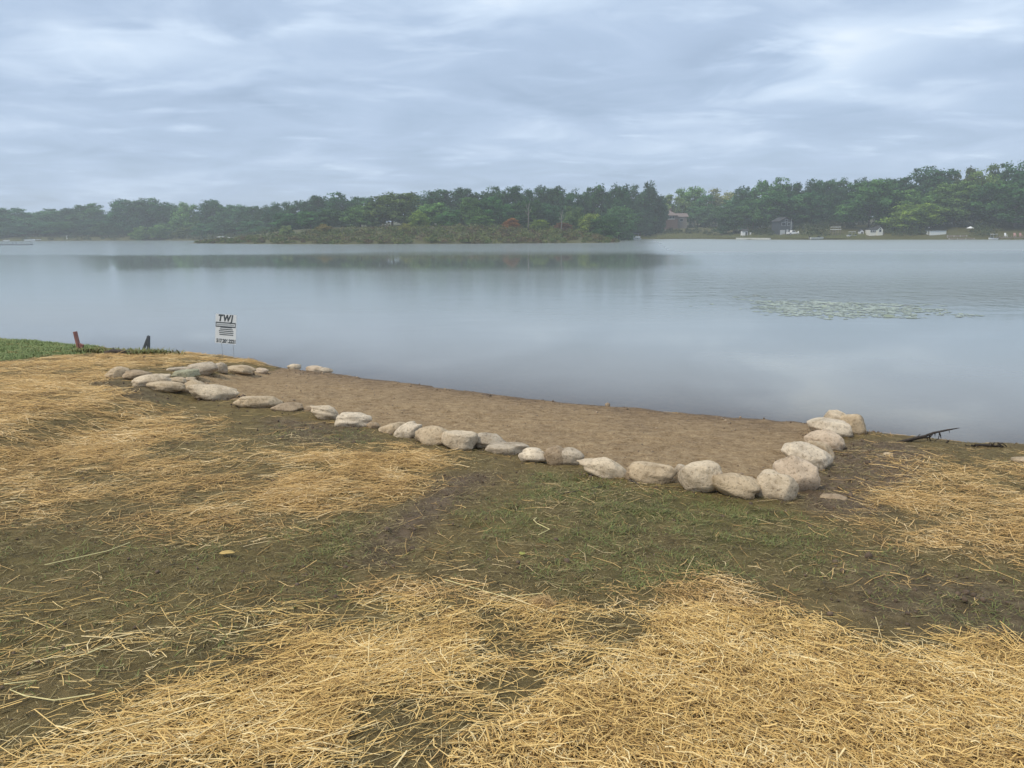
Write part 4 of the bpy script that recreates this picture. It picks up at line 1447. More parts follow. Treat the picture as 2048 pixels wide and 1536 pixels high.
def trunk_mesh(seed, spread=0.22):
    r = random.Random(seed)
    mb = MB()
    lean = r.uniform(-0.03, 0.03)
    mb.tube([(0, 0, -0.02), (lean * 0.3, 0, 0.15), (lean, lean * 0.5, 0.45), (lean * 1.4, lean, 0.8)], [0.026, 0.020, 0.015, 0.004], 8)
    for k in range(6):
        a = k * 1.05 + r.uniform(0, 0.6)
        z0 = r.uniform(0.25, 0.5)
        L_ = r.uniform(0.6, 1.0) * spread
        mb.tube([(lean, 0, z0), (lean + L_ * 0.5 * math.cos(a), L_ * 0.5 * math.sin(a), z0 + 0.12), (lean + L_ * math.cos(a), L_ * math.sin(a), z0 + r.uniform(0.2, 0.32))], [0.011, 0.007, 0.002], 6)
    me = mb.mesh('trunk', True)
    me.materials.append(M_TRUNK)
    return me


TRUNKS = [trunk_mesh(s) for s in (1, 2, 3)]
trs = random.Random(77)
ORD = ['first', 'second', 'third', 'fourth', 'fifth', 'sixth', 'seventh', 'eighth', 'ninth', 'tenth', 'eleventh', 'twelfth', 'thirteenth', 'fourteenth', 'fifteenth']
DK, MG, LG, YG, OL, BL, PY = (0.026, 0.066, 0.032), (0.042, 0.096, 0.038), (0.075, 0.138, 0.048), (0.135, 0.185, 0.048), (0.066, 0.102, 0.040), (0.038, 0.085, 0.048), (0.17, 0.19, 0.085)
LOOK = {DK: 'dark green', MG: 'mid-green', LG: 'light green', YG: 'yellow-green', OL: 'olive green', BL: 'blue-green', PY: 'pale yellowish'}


def tree(px, top, w, D, kind, colr, cb, label, group, var=None):
    x = float(at_depth(px, 470, D)[0])
    zb_ = float(ground_z(np.array([x]), np.array([D]))[0])
    h = float(at_depth(px, top, D)[2]) - zb_
    wd = w * D / 1500.0
    root = empty('tree', (x, D, zb_), trs.uniform(0, 6.28))
    tag(root, label, 'tree', group)
    t = link('trunk', trs.choice(TRUNKS), None, root)
    t.scale = (max(wd, h * 0.5) * 1.1, max(wd, h * 0.5) * 1.1, h)
    c = link('crown', trs.choice(CROWNS[kind]) if var is None else CROWNS[kind][var], None, root)
    c.location = (0, 0, h * cb)
    c.scale = (wd * 1.35, wd * 1.35, h * (1 - cb) * 1.02)
    j0 = 1.6 * trs.uniform(0.78, 1.3)
    j = [j0 * trs.uniform(0.92, 1.1) for _ in range(3)]
    c.color = (colr[0] * j[0], colr[1] * j[1], colr[2] * j[2], 1)
    return root


def stand(rows, where, group):
    rows = sorted(rows, key=lambda q: q[0])
    for i, (px, top, w, D, kind, colr, cb) in enumerate(rows):
        tree(px, top, w, D, kind, colr, cb, f'{LOOK[colr]} tree, {ORD[i]} from the left {where}', group)


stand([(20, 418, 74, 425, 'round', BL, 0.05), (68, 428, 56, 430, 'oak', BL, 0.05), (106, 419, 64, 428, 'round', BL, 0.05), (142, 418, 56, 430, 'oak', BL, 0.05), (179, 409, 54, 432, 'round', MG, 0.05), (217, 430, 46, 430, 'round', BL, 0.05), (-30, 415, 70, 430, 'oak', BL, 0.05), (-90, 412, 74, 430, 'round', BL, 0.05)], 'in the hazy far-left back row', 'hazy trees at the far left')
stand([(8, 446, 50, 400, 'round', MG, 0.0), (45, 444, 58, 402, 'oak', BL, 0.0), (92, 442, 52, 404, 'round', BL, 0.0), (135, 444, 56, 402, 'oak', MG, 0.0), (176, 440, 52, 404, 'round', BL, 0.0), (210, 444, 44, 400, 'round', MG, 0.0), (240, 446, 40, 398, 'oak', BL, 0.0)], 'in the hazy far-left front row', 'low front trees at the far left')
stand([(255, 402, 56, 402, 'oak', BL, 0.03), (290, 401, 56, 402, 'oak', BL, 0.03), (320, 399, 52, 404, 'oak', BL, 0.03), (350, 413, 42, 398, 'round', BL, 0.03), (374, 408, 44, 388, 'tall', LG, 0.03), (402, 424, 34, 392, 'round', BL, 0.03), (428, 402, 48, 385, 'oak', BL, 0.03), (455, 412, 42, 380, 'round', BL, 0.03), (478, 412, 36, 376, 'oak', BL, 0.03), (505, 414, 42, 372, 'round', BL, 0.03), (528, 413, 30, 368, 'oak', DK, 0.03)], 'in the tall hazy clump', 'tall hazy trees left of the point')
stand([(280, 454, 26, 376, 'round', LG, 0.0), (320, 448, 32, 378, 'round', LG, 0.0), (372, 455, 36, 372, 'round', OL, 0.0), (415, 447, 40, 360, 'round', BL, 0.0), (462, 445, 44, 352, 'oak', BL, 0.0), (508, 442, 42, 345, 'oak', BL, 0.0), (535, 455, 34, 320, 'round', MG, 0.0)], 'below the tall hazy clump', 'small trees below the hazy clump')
stand([(556, 409, 40, 330, 'tall', BL, 0.02), (598, 404, 52, 325, 'oak', DK, 0.02), (637, 394, 60, 320, 'oak', DK, 0.02), (690, 388, 58, 310, 'oak', DK, 0.02), (735, 397, 48, 305, 'round', MG, 0.02), (832, 390, 54, 300, 'oak', DK, 0.02), (880, 382, 60, 295, 'oak', DK, 0.02), (925, 379, 58, 292, 'oak', DK, 0.02), (962, 386, 40, 290, 'round', DK, 0.02), (992, 376, 48, 288, 'oak', DK, 0.02)], "in the point's left back row", 'back row on the point, left half')
stand([(575, 428, 48, 262, 'round', BL, 0.0), (622, 424, 50, 260, 'oak', MG, 0.0), (665, 420, 52, 258, 'oak', MG, 0.0), (722, 412, 58, 250, 'oak', LG, 0.0), (785, 387, 84, 252, 'oak', OL, 0.0), (838, 423, 32, 226, 'tall', YG, 0.0), (868, 408, 52, 244, 'oak', LG, 0.0), (903, 422, 40, 238, 'round', MG, 0.0), (938, 397, 46, 240, 'tall', LG, 0.0), (985, 396, 52, 242, 'oak', MG, 0.0), (960, 432, 40, 226, 'round', LG, 0.0)], "in the point's left front row", 'front row on the point, left half')
stand([(1028, 375, 44, 288, 'oak', DK, 0.02), (1054, 382, 36, 287, 'round', DK, 0.02), (1086, 376, 40, 286, 'oak', DK, 0.02), (1110, 377, 38, 286, 'round', DK, 0.02), (1137, 385, 44, 285, 'oak', DK, 0.02), (1165, 392, 36, 288, 'round', DK, 0.02), (1188, 376, 48, 290, 'oak', DK, 0.02), (1228, 374, 46, 292, 'oak', DK, 0.02), (1262, 374, 44, 315, 'oak', DK, 0.02), (1296, 370, 44, 318, 'tall', DK, 0.02), (1316, 396, 28, 322, 'round', DK, 0.02)], "in the point's right back row", 'back row on the point, right half')
stand([(1055, 402, 52, 246, 'oak', MG, 0.0), (1100, 410, 44, 248, 'round', BL, 0.0), (1078, 440, 34, 220, 'tall', YG, 0.0), (1148, 416, 38, 236, 'round', OL, 0.0), (1180, 429, 44, 228, 'oak', YG, 0.0), (1212, 434, 48, 224, 'oak', MG, 0.0), (1238, 414, 58, 262, 'oak', MG, 0.0), (1280, 420, 44, 312, 'oak', DK, 0.0), (1022, 410, 40, 248, 'round', MG, 0.0)], "in the point's right front row", 'front row on the point, right half')
tree(1024, 437, 28, 218, 'tall', (0.25, 0.115, 0.045), 0.0, 'small orange autumn tree near the middle of the point', 'autumn trees on the point', 0)
tree(1128, 446, 30, 219, 'round', (0.13, 0.075, 0.05), 0.0, 'small reddish-brown tree beside the pale dead trunk on the point', 'autumn trees on the point', 0)
tree(648, 449, 24, 222, 'tall', (0.16, 0.13, 0.05), 0.0, 'small golden sapling low on the left of the point', 'autumn trees on the point', 1)
tree(811, 447, 20, 215, 'tall', (0.20, 0.19, 0.06), 0.0, 'slim yellow sapling at the water middle-left of the point', 'autumn trees on the point', 0)
tree(573, 452, 22, 226, 'round', (0.14, 0.17, 0.085), 0.0, 'small silvery green tree at the left end of the point', 'autumn trees on the point', 1)
stand([(1345, 391, 44, 352, 'open', OL, 0.16), (1380, 377, 54, 356, 'oak', LG, 0.14), (1411, 392, 50, 350, 'open', MG, 0.14), (1436, 379, 52, 352, 'open', PY, 0.14), (1466, 394, 44, 340, 'oak', MG, 0.08), (1330, 402, 34, 360, 'round', MG, 0.1), (1395, 410, 44, 345, 'round', MG, 0.12), (1430, 415, 44, 338, 'oak', MG, 0.08)], 'around the brick house', 'trees around the brick house')
stand([(1488, 377, 50, 322, 'oak', DK, 0.05), (1520, 365, 48, 312, 'open', MG, 0.05), (1548, 360, 48, 310, 'oak', MG, 0.05), (1575, 371, 42, 308, 'oak', DK, 0.05), (1600, 368, 44, 306, 'open', DK, 0.05), (1627, 362, 40, 304, 'oak', DK, 0.05), (1648, 363, 38, 302, 'round', DK, 0.05), (1676, 362, 46, 300, 'oak', DK, 0.05)], 'high behind the grey house', 'back row behind the grey house')
stand([(1467, 418, 60, 298, 'oak', MG, 0.04), (1505, 398, 58, 292, 'oak', MG, 0.14), (1560, 385, 84, 290, 'oak', MG, 0.22), (1612, 388, 72, 288, 'oak', DK, 0.10), (1640, 398, 56, 286, 'oak', DK, 0.06), (1672, 396, 50, 284, 'round', DK, 0.10)], 'in the row close around the grey house', 'front row around the grey house')
stand([(1715, 360, 42, 285, 'oak', DK, 0.05), (1752, 362, 60, 285, 'oak', MG, 0.05), (1782, 361, 54, 282, 'oak', DK, 0.05), (1845, 338, 88, 275, 'oak', DK, 0.04), (1890, 372, 50, 275, 'oak', DK, 0.05), (1915, 340, 54, 272, 'open', OL, 0.08), (1955, 333, 62, 270, 'open', OL, 0.12), (1990, 345, 50, 270, 'oak', MG, 0.05), (2022, 327, 84, 268, 'oak', DK, 0.04), (2085, 335, 80, 268, 'oak', DK, 0.04)], "in the right-hand shore's back row", 'back row on the right-hand shore')
stand([(1735, 366, 84, 262, 'oak', MG, 0.17), (1785, 385, 54, 262, 'oak', DK, 0.08), (1827, 382, 56, 256, 'oak', LG, 0.10), (1824, 408, 84, 252, 'oak', YG, 0.08), (1868, 385, 60, 258, 'oak', OL, 0.20), (1905, 366, 74, 258, 'oak', OL, 0.20), (1945, 368, 70, 258, 'oak', MG, 0.16), (1978, 384, 60, 254, 'oak', DK, 0.10), (2028, 362, 104, 246, 'oak', MG, 0.12), (2100, 360, 90, 244, 'oak', MG, 0.1)], "in the right-hand shore's front row", 'front row on the right-hand shore')
for (px, top, bot, D, lab) in ((1056, 408, 462, 216, 'bare bleached dead tree standing on the point right of the orange one'), (1122, 424, 466, 216, 'short bare dead tree on the point left of the yellow-green one')):
    x = float(at_depth(px, 470, D)[0])
    zb_ = float(ground_z(np.array([x]), np.array([D]))[0])
    h = float(at_depth(px, top, D)[2]) - zb_
    root = empty('dead_tree', (x, D, zb_))
    tag(root, lab, 'tree', 'dead trees on the point')
    MB().tube([(0, 0, -0.2), (0.15, 0, h * 0.4), (0.1, 0, h * 0.75), (0.3, 0, h)], [0.22, 0.16, 0.11, 0.03], 7).build('trunk', M_BIRCH, root, True)
    for s, z0, l in ((-1, 0.55, 0.22), (1, 0.62, 0.2), (-1, 0.75, 0.14), (1, 0.82, 0.1)):
        MB().tube([(0.1, 0, h * z0), (0.1 + s * h * l * 0.4, 0.1, h * (z0 + 0.12)), (0.1 + s * h * l * 0.6, 0.2, h * (z0 + 0.26))], [0.09, 0.06, 0.02], 6).build('branch', M_BIRCH, root, True)


# low growth that reads as one mass ---------------------------------
def thicket(items, n_lf, size, name, label, seed):
    r = np.random.RandomState(seed)
    mat, N, L, out = new_mat(name)
    at = N.new('ShaderNodeAttribute')
    at.attribute_name = 'tint'
    df = N.new('ShaderNodeBsdfDiffuse')
    L.new(at.outputs['Color'], df.inputs['Color'])
    L.new(df.outputs[0], out.inputs['Surface'])
    Vs, Fs, Ts, k = [], [], [], 0
    for (x, y, z, w, h, c) in items:
        d = r.normal(size=(n_lf, 3))
        d /= np.linalg.norm(d, axis=1)[:, None]
        d[:, 2] = np.abs(d[:, 2])
        p = np.array([x, y, z]) + d * np.array([w / 2, w / 2, h]) * r.uniform(0.55, 1.05, n_lf)[:, None]
        nn = d + 0.6 * r.normal(size=(n_lf, 3))
        nn /= np.linalg.norm(nn, axis=1)[:, None]
        V, F_, T = leaf_cards(p, nn, r.uniform(0.6, 1.3, n_lf) * size, r, np.ones(n_lf))
        tone = np.repeat(np.clip(1 + 0.3 * r.normal(size=n_lf), 0.45, 1.7), 4)
        T[:, :3] = np.array(c)[None] * tone[:, None]
        Vs.append(V)
        Fs.append(F_ + k)
        Ts.append(T)
        k += len(V)
    me = mesh_np(name, np.concatenate(Vs), np.concatenate(Fs))
    col_attr(me, 'tint', np.concatenate(Ts))
    return tag(link(name, me, mat), label, 'shrubs', kind='stuff')


def gz_list(x, y):
    return float(ground_z(np.array([x]), np.array([y]))[0])


rr = random.Random(31)
items = []
PAL = [(0.110, 0.135, 0.05), (0.13, 0.115, 0.06), (0.12, 0.092, 0.055), (0.095, 0.135, 0.045), (0.13, 0.145, 0.065), (0.15, 0.17, 0.06), (0.09, 0.125, 0.045)]
for k in range(800):
    px = rr.uniform(385, 1238)
    sh = np.interp(px, [382, 560, 700, 900, 1100, 1225, 1240], [234, 207, 197, 193, 195, 201, 213])
    back = rr.random() ** 1.2 * np.interp(px, [382, 480, 560, 1180, 1240], [3, 14, 26, 26, 8])
    D = sh + 0.4 + back
    x = float(at_depth(px, 470, D)[0])
    z = gz_list(x, D)
    if z < 0.05:
        continue
    full = np.interp(px, [382, 470, 560, 640, 1150, 1238], [0.35, 0.45, 0.75, 1.0, 1.0, 0.6])
    h = (0.5 + 0.03 * back + rr.uniform(0, 0.95)) * full
    items.append((x, D, z - 0.1, h * rr.uniform(1.2, 2.2) + 0.6, h, rr.choice(PAL)))
thicket(items, 80, 0.19, 'shrub_thicket', 'low tangled brownish-green shrubs covering the shore of the point', 32)
items = []
for k in range(460):
    px = rr.uniform(1240, 2200)
    sh = np.interp(px, [1200, 1300, 1400, 1500, 1600, 1750, 1900, 2048, 2300], [303, 306, 300, 270, 250, 241, 233, 225, 214])
    D = sh + rr.uniform(12, 44)
    if rr.random() < 0.4:
        D = sh + rr.uniform(3, 14)
    if D < sh + 24 and any(a_ < px < b_ for a_, b_ in ((1476, 1502), (1553, 1608), (1655, 1735), (1736, 1775), (1855, 1952), (1995, 2060))):
        continue
    if px < 1480:
        D = sh + rr.uniform(10, 24) if rr.random() < 0.5 else sh + rr.uniform(34, 52)
    x = float(at_depth(px, 470, D)[0])
    h = rr.uniform(1.8, 4.2) if px > 1480 else rr.uniform(0.8, 2.0)
    items.append((x, D, gz_list(x, D) - 0.2, h * 1.5, h, rr.choice([(0.05, 0.07, 0.035), (0.06, 0.085, 0.04), (0.075, 0.09, 0.045)])))
thicket(items, 90, 0.24, 'undergrowth', 'dark green undergrowth below the trees of the right-hand shore', 33)
items = []
for k in range(200):
    px = rr.uniform(-150, 560)
    sh = np.interp(px, [-150, 0, 200, 330, 400, 470, 560], [400, 385, 385, 372, 345, 310, 240])
    D = sh + 1 + rr.random() * 22
    x = float(at_depth(px, 470, D)[0])
    z = gz_list(x, D)
    if z < 0.1:
        continue
    h = rr.uniform(1.0, 3.2)
    items.append((x, D, z - 0.2, h * 1.7, h, rr.choice([(0.06, 0.085, 0.045), (0.075, 0.10, 0.05), (0.09, 0.10, 0.055)])))
thicket(items, 70, 0.30, 'shore_bushes', 'hazy green bushes along the water of the far-left shore', 34)
# tall grass on the back shore
r = np.random.RandomState(44)
n = 9000
px = r.uniform(1240, 1720, n)
sh = np.interp(px, [1200, 1300, 1400, 1500, 1600, 1750], [303, 306, 300, 270, 250, 241])
D = sh + 0.5 + r.uniform(0, 1, n) ** 1.5 * np.where(px < 1500, 16, 7)
X = (px - 1024) / 1500.0 * D * 1.0
Z = ground_z(X, D)
k = Z > 0.08
X, D, Z = X[k], D[k], Z[k]
n = len(X)
V = np.empty((n, 3, 3))
hh = r.uniform(0.3, 0.9, n)
wv_ = r.uniform(0.05, 0.12, n)
for j, (s, t) in enumerate(((-1, 0), (1, 0), (0.3, 1))):
    V[:, j, 0] = X + s * wv_
    V[:, j, 1] = D + 0.1 * t
    V[:, j, 2] = Z + hh * t
me = mesh_np('shore_grass', V.reshape(-1, 3), np.arange(3 * n).reshape(-1, 3))
cl = np.ones((n, 3, 4))
cl[:, :, 0] = r.uniform(size=n)[:, None]
col_attr(me, 'tint', cl.reshape(-1, 4))
SHG = leaf_material('shore_blade', [(0, (0.12, 0.11, 0.05)), (0.5, (0.13, 0.15, 0.05)), (1, (0.20, 0.20, 0.085))])
tag(link('shore_grass', me, SHG), 'tall yellowish grass along the back shore below the brick house', 'grass', kind='stuff')

# ------------------------------------------------------------------ houses and sheds on the far shore
M_BRICK = simple_mat('red_brick', (0.12, 0.085, 0.075), 0.9, 0.25, 3.0)
M_ROOF = simple_mat('brown_shingle', (0.17, 0.135, 0.125), 0.9, 0.2, 2.0)
M_DROOF = simple_mat('dark_shingle', (0.045, 0.047, 0.05), 0.9, 0.2, 2.0)
M_SIDE = simple_mat('grey_siding', (0.055, 0.065, 0.075), 0.7, 0.12, 2.0)
M_HSIDE = simple_mat('taupe_siding', (0.16, 0.145, 0.13), 0.8, 0.12, 2.0)
M_TRIM = simple_mat('white_trim', (0.42, 0.44, 0.45), 0.5, 0.06, 3.0)
M_GLASS = simple_mat('window_glass', (0.025, 0.035, 0.045), 0.12, 0.1, 1.0, spec=0.6)
M_CREAM = simple_mat('cream_siding', (0.60, 0.60, 0.55), 0.6, 0.08, 3.0)
M_WSIDE = simple_mat('white_siding', (0.60, 0.64, 0.65), 0.6, 0.08, 3.0)
M_WOOD = simple_mat('weathered_deck', (0.20, 0.165, 0.135), 0.85, 0.25, 3.0)
M_PALEC = simple_mat('pale_concrete', (0.46, 0.47, 0.44), 0.8, 0.15, 2.0)
M_ALU = simple_mat('boat_aluminium', (0.42, 0.44, 0.46), 0.35, 0.1, 2.0, metal=0.5)
M_CANV = simple_mat('grey_canvas', (0.22, 0.24, 0.27), 0.8, 0.1, 2.0)
M_RUB = simple_mat('black_rubber', (0.02, 0.02, 0.02), 0.8, 0.2, 4.0)
M_PINKC = simple_mat('faded_pink_plastic', (0.42, 0.25, 0.24), 0.6, 0.1, 3.0)


def spot(px, D):
    x = float(at_depth(px, 470, D)[0])
    return x, D, gz_list(x, D)


def zat(px, py, D):
    return float(at_depth(px, py, D)[2])


def window(parent, cx, y, cz, w, h, trim=None):
    f = MB().box((cx, y - 0.03, cz), (w + 0.16, 0.06, h + 0.16)).build('window', trim or M_TRIM, parent)
    MB().box((cx, y - 0.075, cz), (w, 0.02, h)).build('pane', M_GLASS, f)
    return f


def gable(parent, name, x0, x1, y0, y1, ze, zr, mat, axis='x', over=0.25):
    """gable roof with its ridge along the given axis"""
    mb = MB()
    if axis == 'y':
        xm = (x0 + x1) / 2
        pr = [(x0 - over, ze - 0.1), (xm, zr), (x1 + over, ze - 0.1), (x1 + over, ze + 0.08), (xm, zr + 0.2), (x0 - over, ze + 0.08)]
        mb.prism(pr, y0 - over, y1 + over)
    else:
        ym = (y0 + y1) / 2
        vs = []
        for x in (x0 - over, x1 + over):
            vs += [(x, y0 - over, ze), (x, ym, zr), (x, y1 + over, ze), (x, y1 + over, ze + 0.16), (x, ym, zr + 0.18), (x, y0 - over, ze + 0.16)]
        mb.add(vs, [(0, 1, 2, 3, 4, 5)[::-1], (6, 7, 8, 9, 10, 11)] + [(i, (i + 1) % 6, (i + 1) % 6 + 6, i + 6) for i in range(6)])
    return mb.build(name, mat, parent)


# brick house up the bank
HD = 333.0
hx, hy, hz = spot(1334, HD)
hz = max(hz, zat(1334, 455, HD)) - 0.3
h = empty('brick_house', (hx, hy, 0))
tag(h, 'brown brick house with a band of white windows up the far bank', 'house')
k = HD / 1500.0
zl = lambda py: zat(1334, py, HD)
MB().box((0, 4, (zl(438) + hz - 2) / 2), (9.0, 8.0, zl(438) - hz + 2)).build('wall', M_BRICK, h)
MB().box((0, 4, (zl(431) + zl(438)) / 2 + 0.02), (8.6, 7.6, zl(431) - zl(438))).build('upper_wall', M_HSIDE, h)
ze, zr = zl(431), zl(420.5)
MB().add([(-4.9, -0.6, ze), (4.9, -0.6, ze), (4.9, 8.6, ze), (-4.9, 8.6, ze), (-1.6, 4, zr), (1.6, 4, zr)], [(0, 1, 5, 4), (1, 2, 5), (2, 3, 4, 5), (3, 0, 4), (3, 2, 1, 0)]).build('roof', M_ROOF, h)
for i in range(6):
    window(h, -3.1 + i * 1.12, 0.2, (zl(432) + zl(437.5)) / 2, 0.78, zl(432) - zl(437.5) - 0.25)
MB().box((-0.3, 0.1, zl(438.3)), (7.0, 0.25, 0.22)).build('sill', M_TRIM, h)
MB().box((-6.3, 3.5, (zl(436) + hz - 1.5) / 2), (3.8, 6, zl(436) - hz + 1.5)).build('side_wing', M_BRICK, h)
gable(h, 'wing_roof', -8.3, -4.6, 0.5, 6.5, zl(436), zl(431.5), M_ROOF, 'x')
MB().box((6.6, 4.5, (zl(434) + hz - 1.5) / 2), (4.4, 6, zl(434) - hz + 1.5)).build('right_wing', M_HSIDE, h)
gable(h, 'right_wing_roof', 4.6, 9.2, 1.5, 7.5, zl(434), zl(427), M_ROOF, 'x')
window(h, 6.4, 1.5, zl(440), 1.3, 1.1)
MB().box((2.2, 5, zr + 0.2), (0.8, 0.8, 1.6)).build('chimney', M_BRICK, h)

# grey two-storey house
HD = 266.0
hx, hy, hz = spot(1571, HD)
h = empty('grey_house', (hx, hy, hz))
tag(h, 'narrow dark grey two-storey house with a pale garage door under trees', 'house')
Z = lambda py: zat(1571, py, HD) - hz
MB().box((0, 4, Z(443) / 2 - 0.3), (4.6, 8, Z(443) + 0.6)).build('wall', M_SIDE, h)
gable(h, 'roof', -2.3, 2.3, 0, 8, Z(443), Z(435), M_DROOF, 'y', 0.35)
MB().prism([(-2.3, Z(443)), (2.3, Z(443)), (0, Z(435.5))], 0.05, 7.95).build('gable_wall', M_SIDE, h)
gd = MB().box((-1.1, -0.04, 0.85), (1.75, 0.08, 1.75)).build('garage_door', M_TRIM, h)
for i in range(4):
    MB().box((-1.1, -0.09, 0.3 + i * 0.42), (1.6, 0.03, 0.34)).build('door_panel', M_TRIM, gd)
MB().box((0.55, -0.03, 0.95), (0.7, 0.07, 1.9)).build('door', M_TRIM, h)
window(h, -0.9, 0, Z(448), 1.2, 1.0)
window(h, 0.9, 0, Z(448), 0.8, 1.0)
window(h, 0.0, 0.05, Z(441), 0.8, 0.7)
MB().box((1.75, -0.05, Z(450)), (0.12, 0.1, Z(443) * 0.9)).build('downspout', M_TRIM, h)


# parked white pickup
def wheel(parent, x, y):
    n = 14
    w = MB().tube([(x, y - 0.12, 0.34), (x, y + 0.12, 0.34)], 0.34, n).build('wheel', M_RUB, parent)
    MB().tube([(x, y - 0.14, 0.34), (x, y + 0.14, 0.34)], 0.19, n).build('rim', M_ALU, w)


vx, vy, vz = spot(1585, 262.5)
t = empty('pickup_truck', (vx, vy, vz + 0.05), R(8))
tag(t, 'white pickup truck parked beside the grey house', 'truck')
prof = [(-1.9, 0.42), (1.95, 0.42), (2.0, 0.85), (1.2, 1.02), (0.75, 1.05), (-1.95, 1.05)]
MB().prism(prof, -0.85, 0.85).build('body', M_WHITE, t)
MB().prism([(-0.75, 1.05), (0.78, 1.05), (0.35, 1.62), (-0.6, 1.62)], -0.74, 0.74).build('cab', M_WHITE, t)
MB().prism([(-0.62, 1.12), (0.6, 1.12), (0.3, 1.52), (-0.5, 1.52)], -0.765, -0.745).build('side_window', M_GLASS, t)
MB().box((-1.35, 0, 1.056), (1.1, 1.4, 0.02)).build('cargo_bed', M_RUB, t)
for sx in (-1.2, 1.25):
    for sy in (-0.75, 0.75):
        wheel(t, sx, sy)
for sy in (-0.6, 0.6):
    MB().box((1.98, sy, 0.78), (0.06, 0.28, 0.14)).build('headlight', M_GLASS, t)
px_, py_, pz_ = spot(1596, 262)
o = empty('pointed_cover', (px_, py_, pz_))
tag(o, 'small white pointed cover standing to the right of the pickup', 'cover')
MB().tube([(0, 0, 0.35), (0, 0, 0.9), (0, 0, 1.35)], [0.36, 0.24, 0.02], 10).build('canvas', M_WHITE, o, True)
MB().tube([(0, 0, -0.05), (0, 0, 0.5)], 0.05, 7).build('pole', M_RUB, o)

# white shed behind the trees at the left of the grey house
sx_, sy_, sz_ = spot(1490, 281)
h = empty('white_shed', (sx_, sy_, sz_))
tag(h, 'small white shed half hidden by tree shade left of the grey house', 'shed')
MB().box((0, 1, 0.9), (2.0, 2.0, 1.9)).build('wall', M_WHITE, h)
gable(h, 'roof', -1, 1, 0, 2, 1.85, 2.5, M_DROOF, 'x', 0.25)
MB().box((0.45, -0.03, 0.75), (0.7, 0.06, 1.5)).build('door', M_SIDE, h)
MB().box((2.0, 0.2, 0.8), (0.5, 0.3, 1.2)).build('screen_panel', M_WHITE, h)

# pale seawall
a, b = spot(1470, 279), spot(1537, 264)
dx_, dy_ = b[0] - a[0], b[1] - a[1]
o = MB().box((0, 0, 0), (math.hypot(dx_, dy_), 0.6, 0.55)).build('seawall', M_PALEC)
o.location = ((a[0] + b[0]) / 2, (a[1] + b[1]) / 2 - 2.2, 0.30)
o.rotation_euler = (0, 0, math.atan2(dy_, dx_))
tag(o, 'long pale seawall at the water left of the grey house', 'wall')


def hull_mesh(L_, W, Hh):
    """open boat: stations from stern to bow"""
    st_ = [(-0.5, 1.0, 0.0), (-0.2, 1.0, 0.0), (0.15, 0.92, 0.02), (0.36, 0.6, 0.10), (0.5, 0.03, 0.30)]
    vs, fs = [], []
    for t, w, rise in st_:
        x = t * L_
        top = Hh * (1 + 0.35 * max(t, 0))
        vs += [(x, -W / 2 * w, top), (x, -W / 2 * w * 0.75, Hh * (0.25 + rise)), (x, 0, Hh * rise * 1.2), (x, W / 2 * w * 0.75, Hh * (0.25 + rise)), (x, W / 2 * w, top), (x, W / 2 * w * 0.8, top - Hh * 0.3), (x, -W / 2 * w * 0.8, top - Hh * 0.3)]
    m_ = 7
    for i in range(len(st_) - 1):
        for j in range(m_):
            a0, a1 = i * m_ + j, i * m_ + (j + 1) % m_
            fs.append((a0, a1, a1 + m_, a0 + m_))
    fs.append(tuple(range(m_))[::-1])
    fs.append(tuple(range((len(st_) - 1) * m_, len(st_) * m_)))
    return MB().add(vs, fs)


def motor_boat(px, D, L_, rz, label, matl, z=None, canopy=False, group=None, motor=True):
    x, y, zg = spot(px, D)
    zz_ = (max(zg, -0.1) - 0.02) if z is None else z
    o = empty('motor_boat', (x, y, zz_), rz)
    tag(o, label, 'boat', group)
    Hh = 0.16 * L_
    W = 0.36 * L_
    hull_mesh(L_, W, Hh).build('hull', matl, o)
    for t in (-0.22, 0.05):
        MB().box((t * L_, 0, Hh * 0.75), (0.35, W * 0.72, 0.08)).build('seat', M_CANV, o)
    if motor:
        mt_ = MB().box((-0.5 * L_ - 0.16, 0, Hh * 1.25), (0.3, 0.32, 0.42)).build('outboard_motor', M_RUB, o)
        MB().box((-0.5 * L_ - 0.16, 0, Hh * 0.55), (0.14, 0.1, Hh * 1.1)).build('motor_leg', M_RUB, mt_)
    MB().prism([(0.12 * L_, Hh), (0.2 * L_, Hh), (0.13 * L_, Hh * 1.65), (0.12 * L_, Hh * 1.65)], -W * 0.4, W * 0.4).build('windshield', M_GLASS, o)
    if canopy:
        c = MB().box((-0.1 * L_, 0, Hh + 1.15), (0.5 * L_, W * 0.95, 0.10)).build('canopy', M_WHITE, o)
        for sx in (-0.3, 0.1):
            for sy in (-0.42, 0.42):
                MB().tube([(sx * L_, sy * W, Hh * 0.9), (sx * L_, sy * W, Hh + 1.12)], 0.03, 5).build('canopy_post', M_ALU, c)
    return o


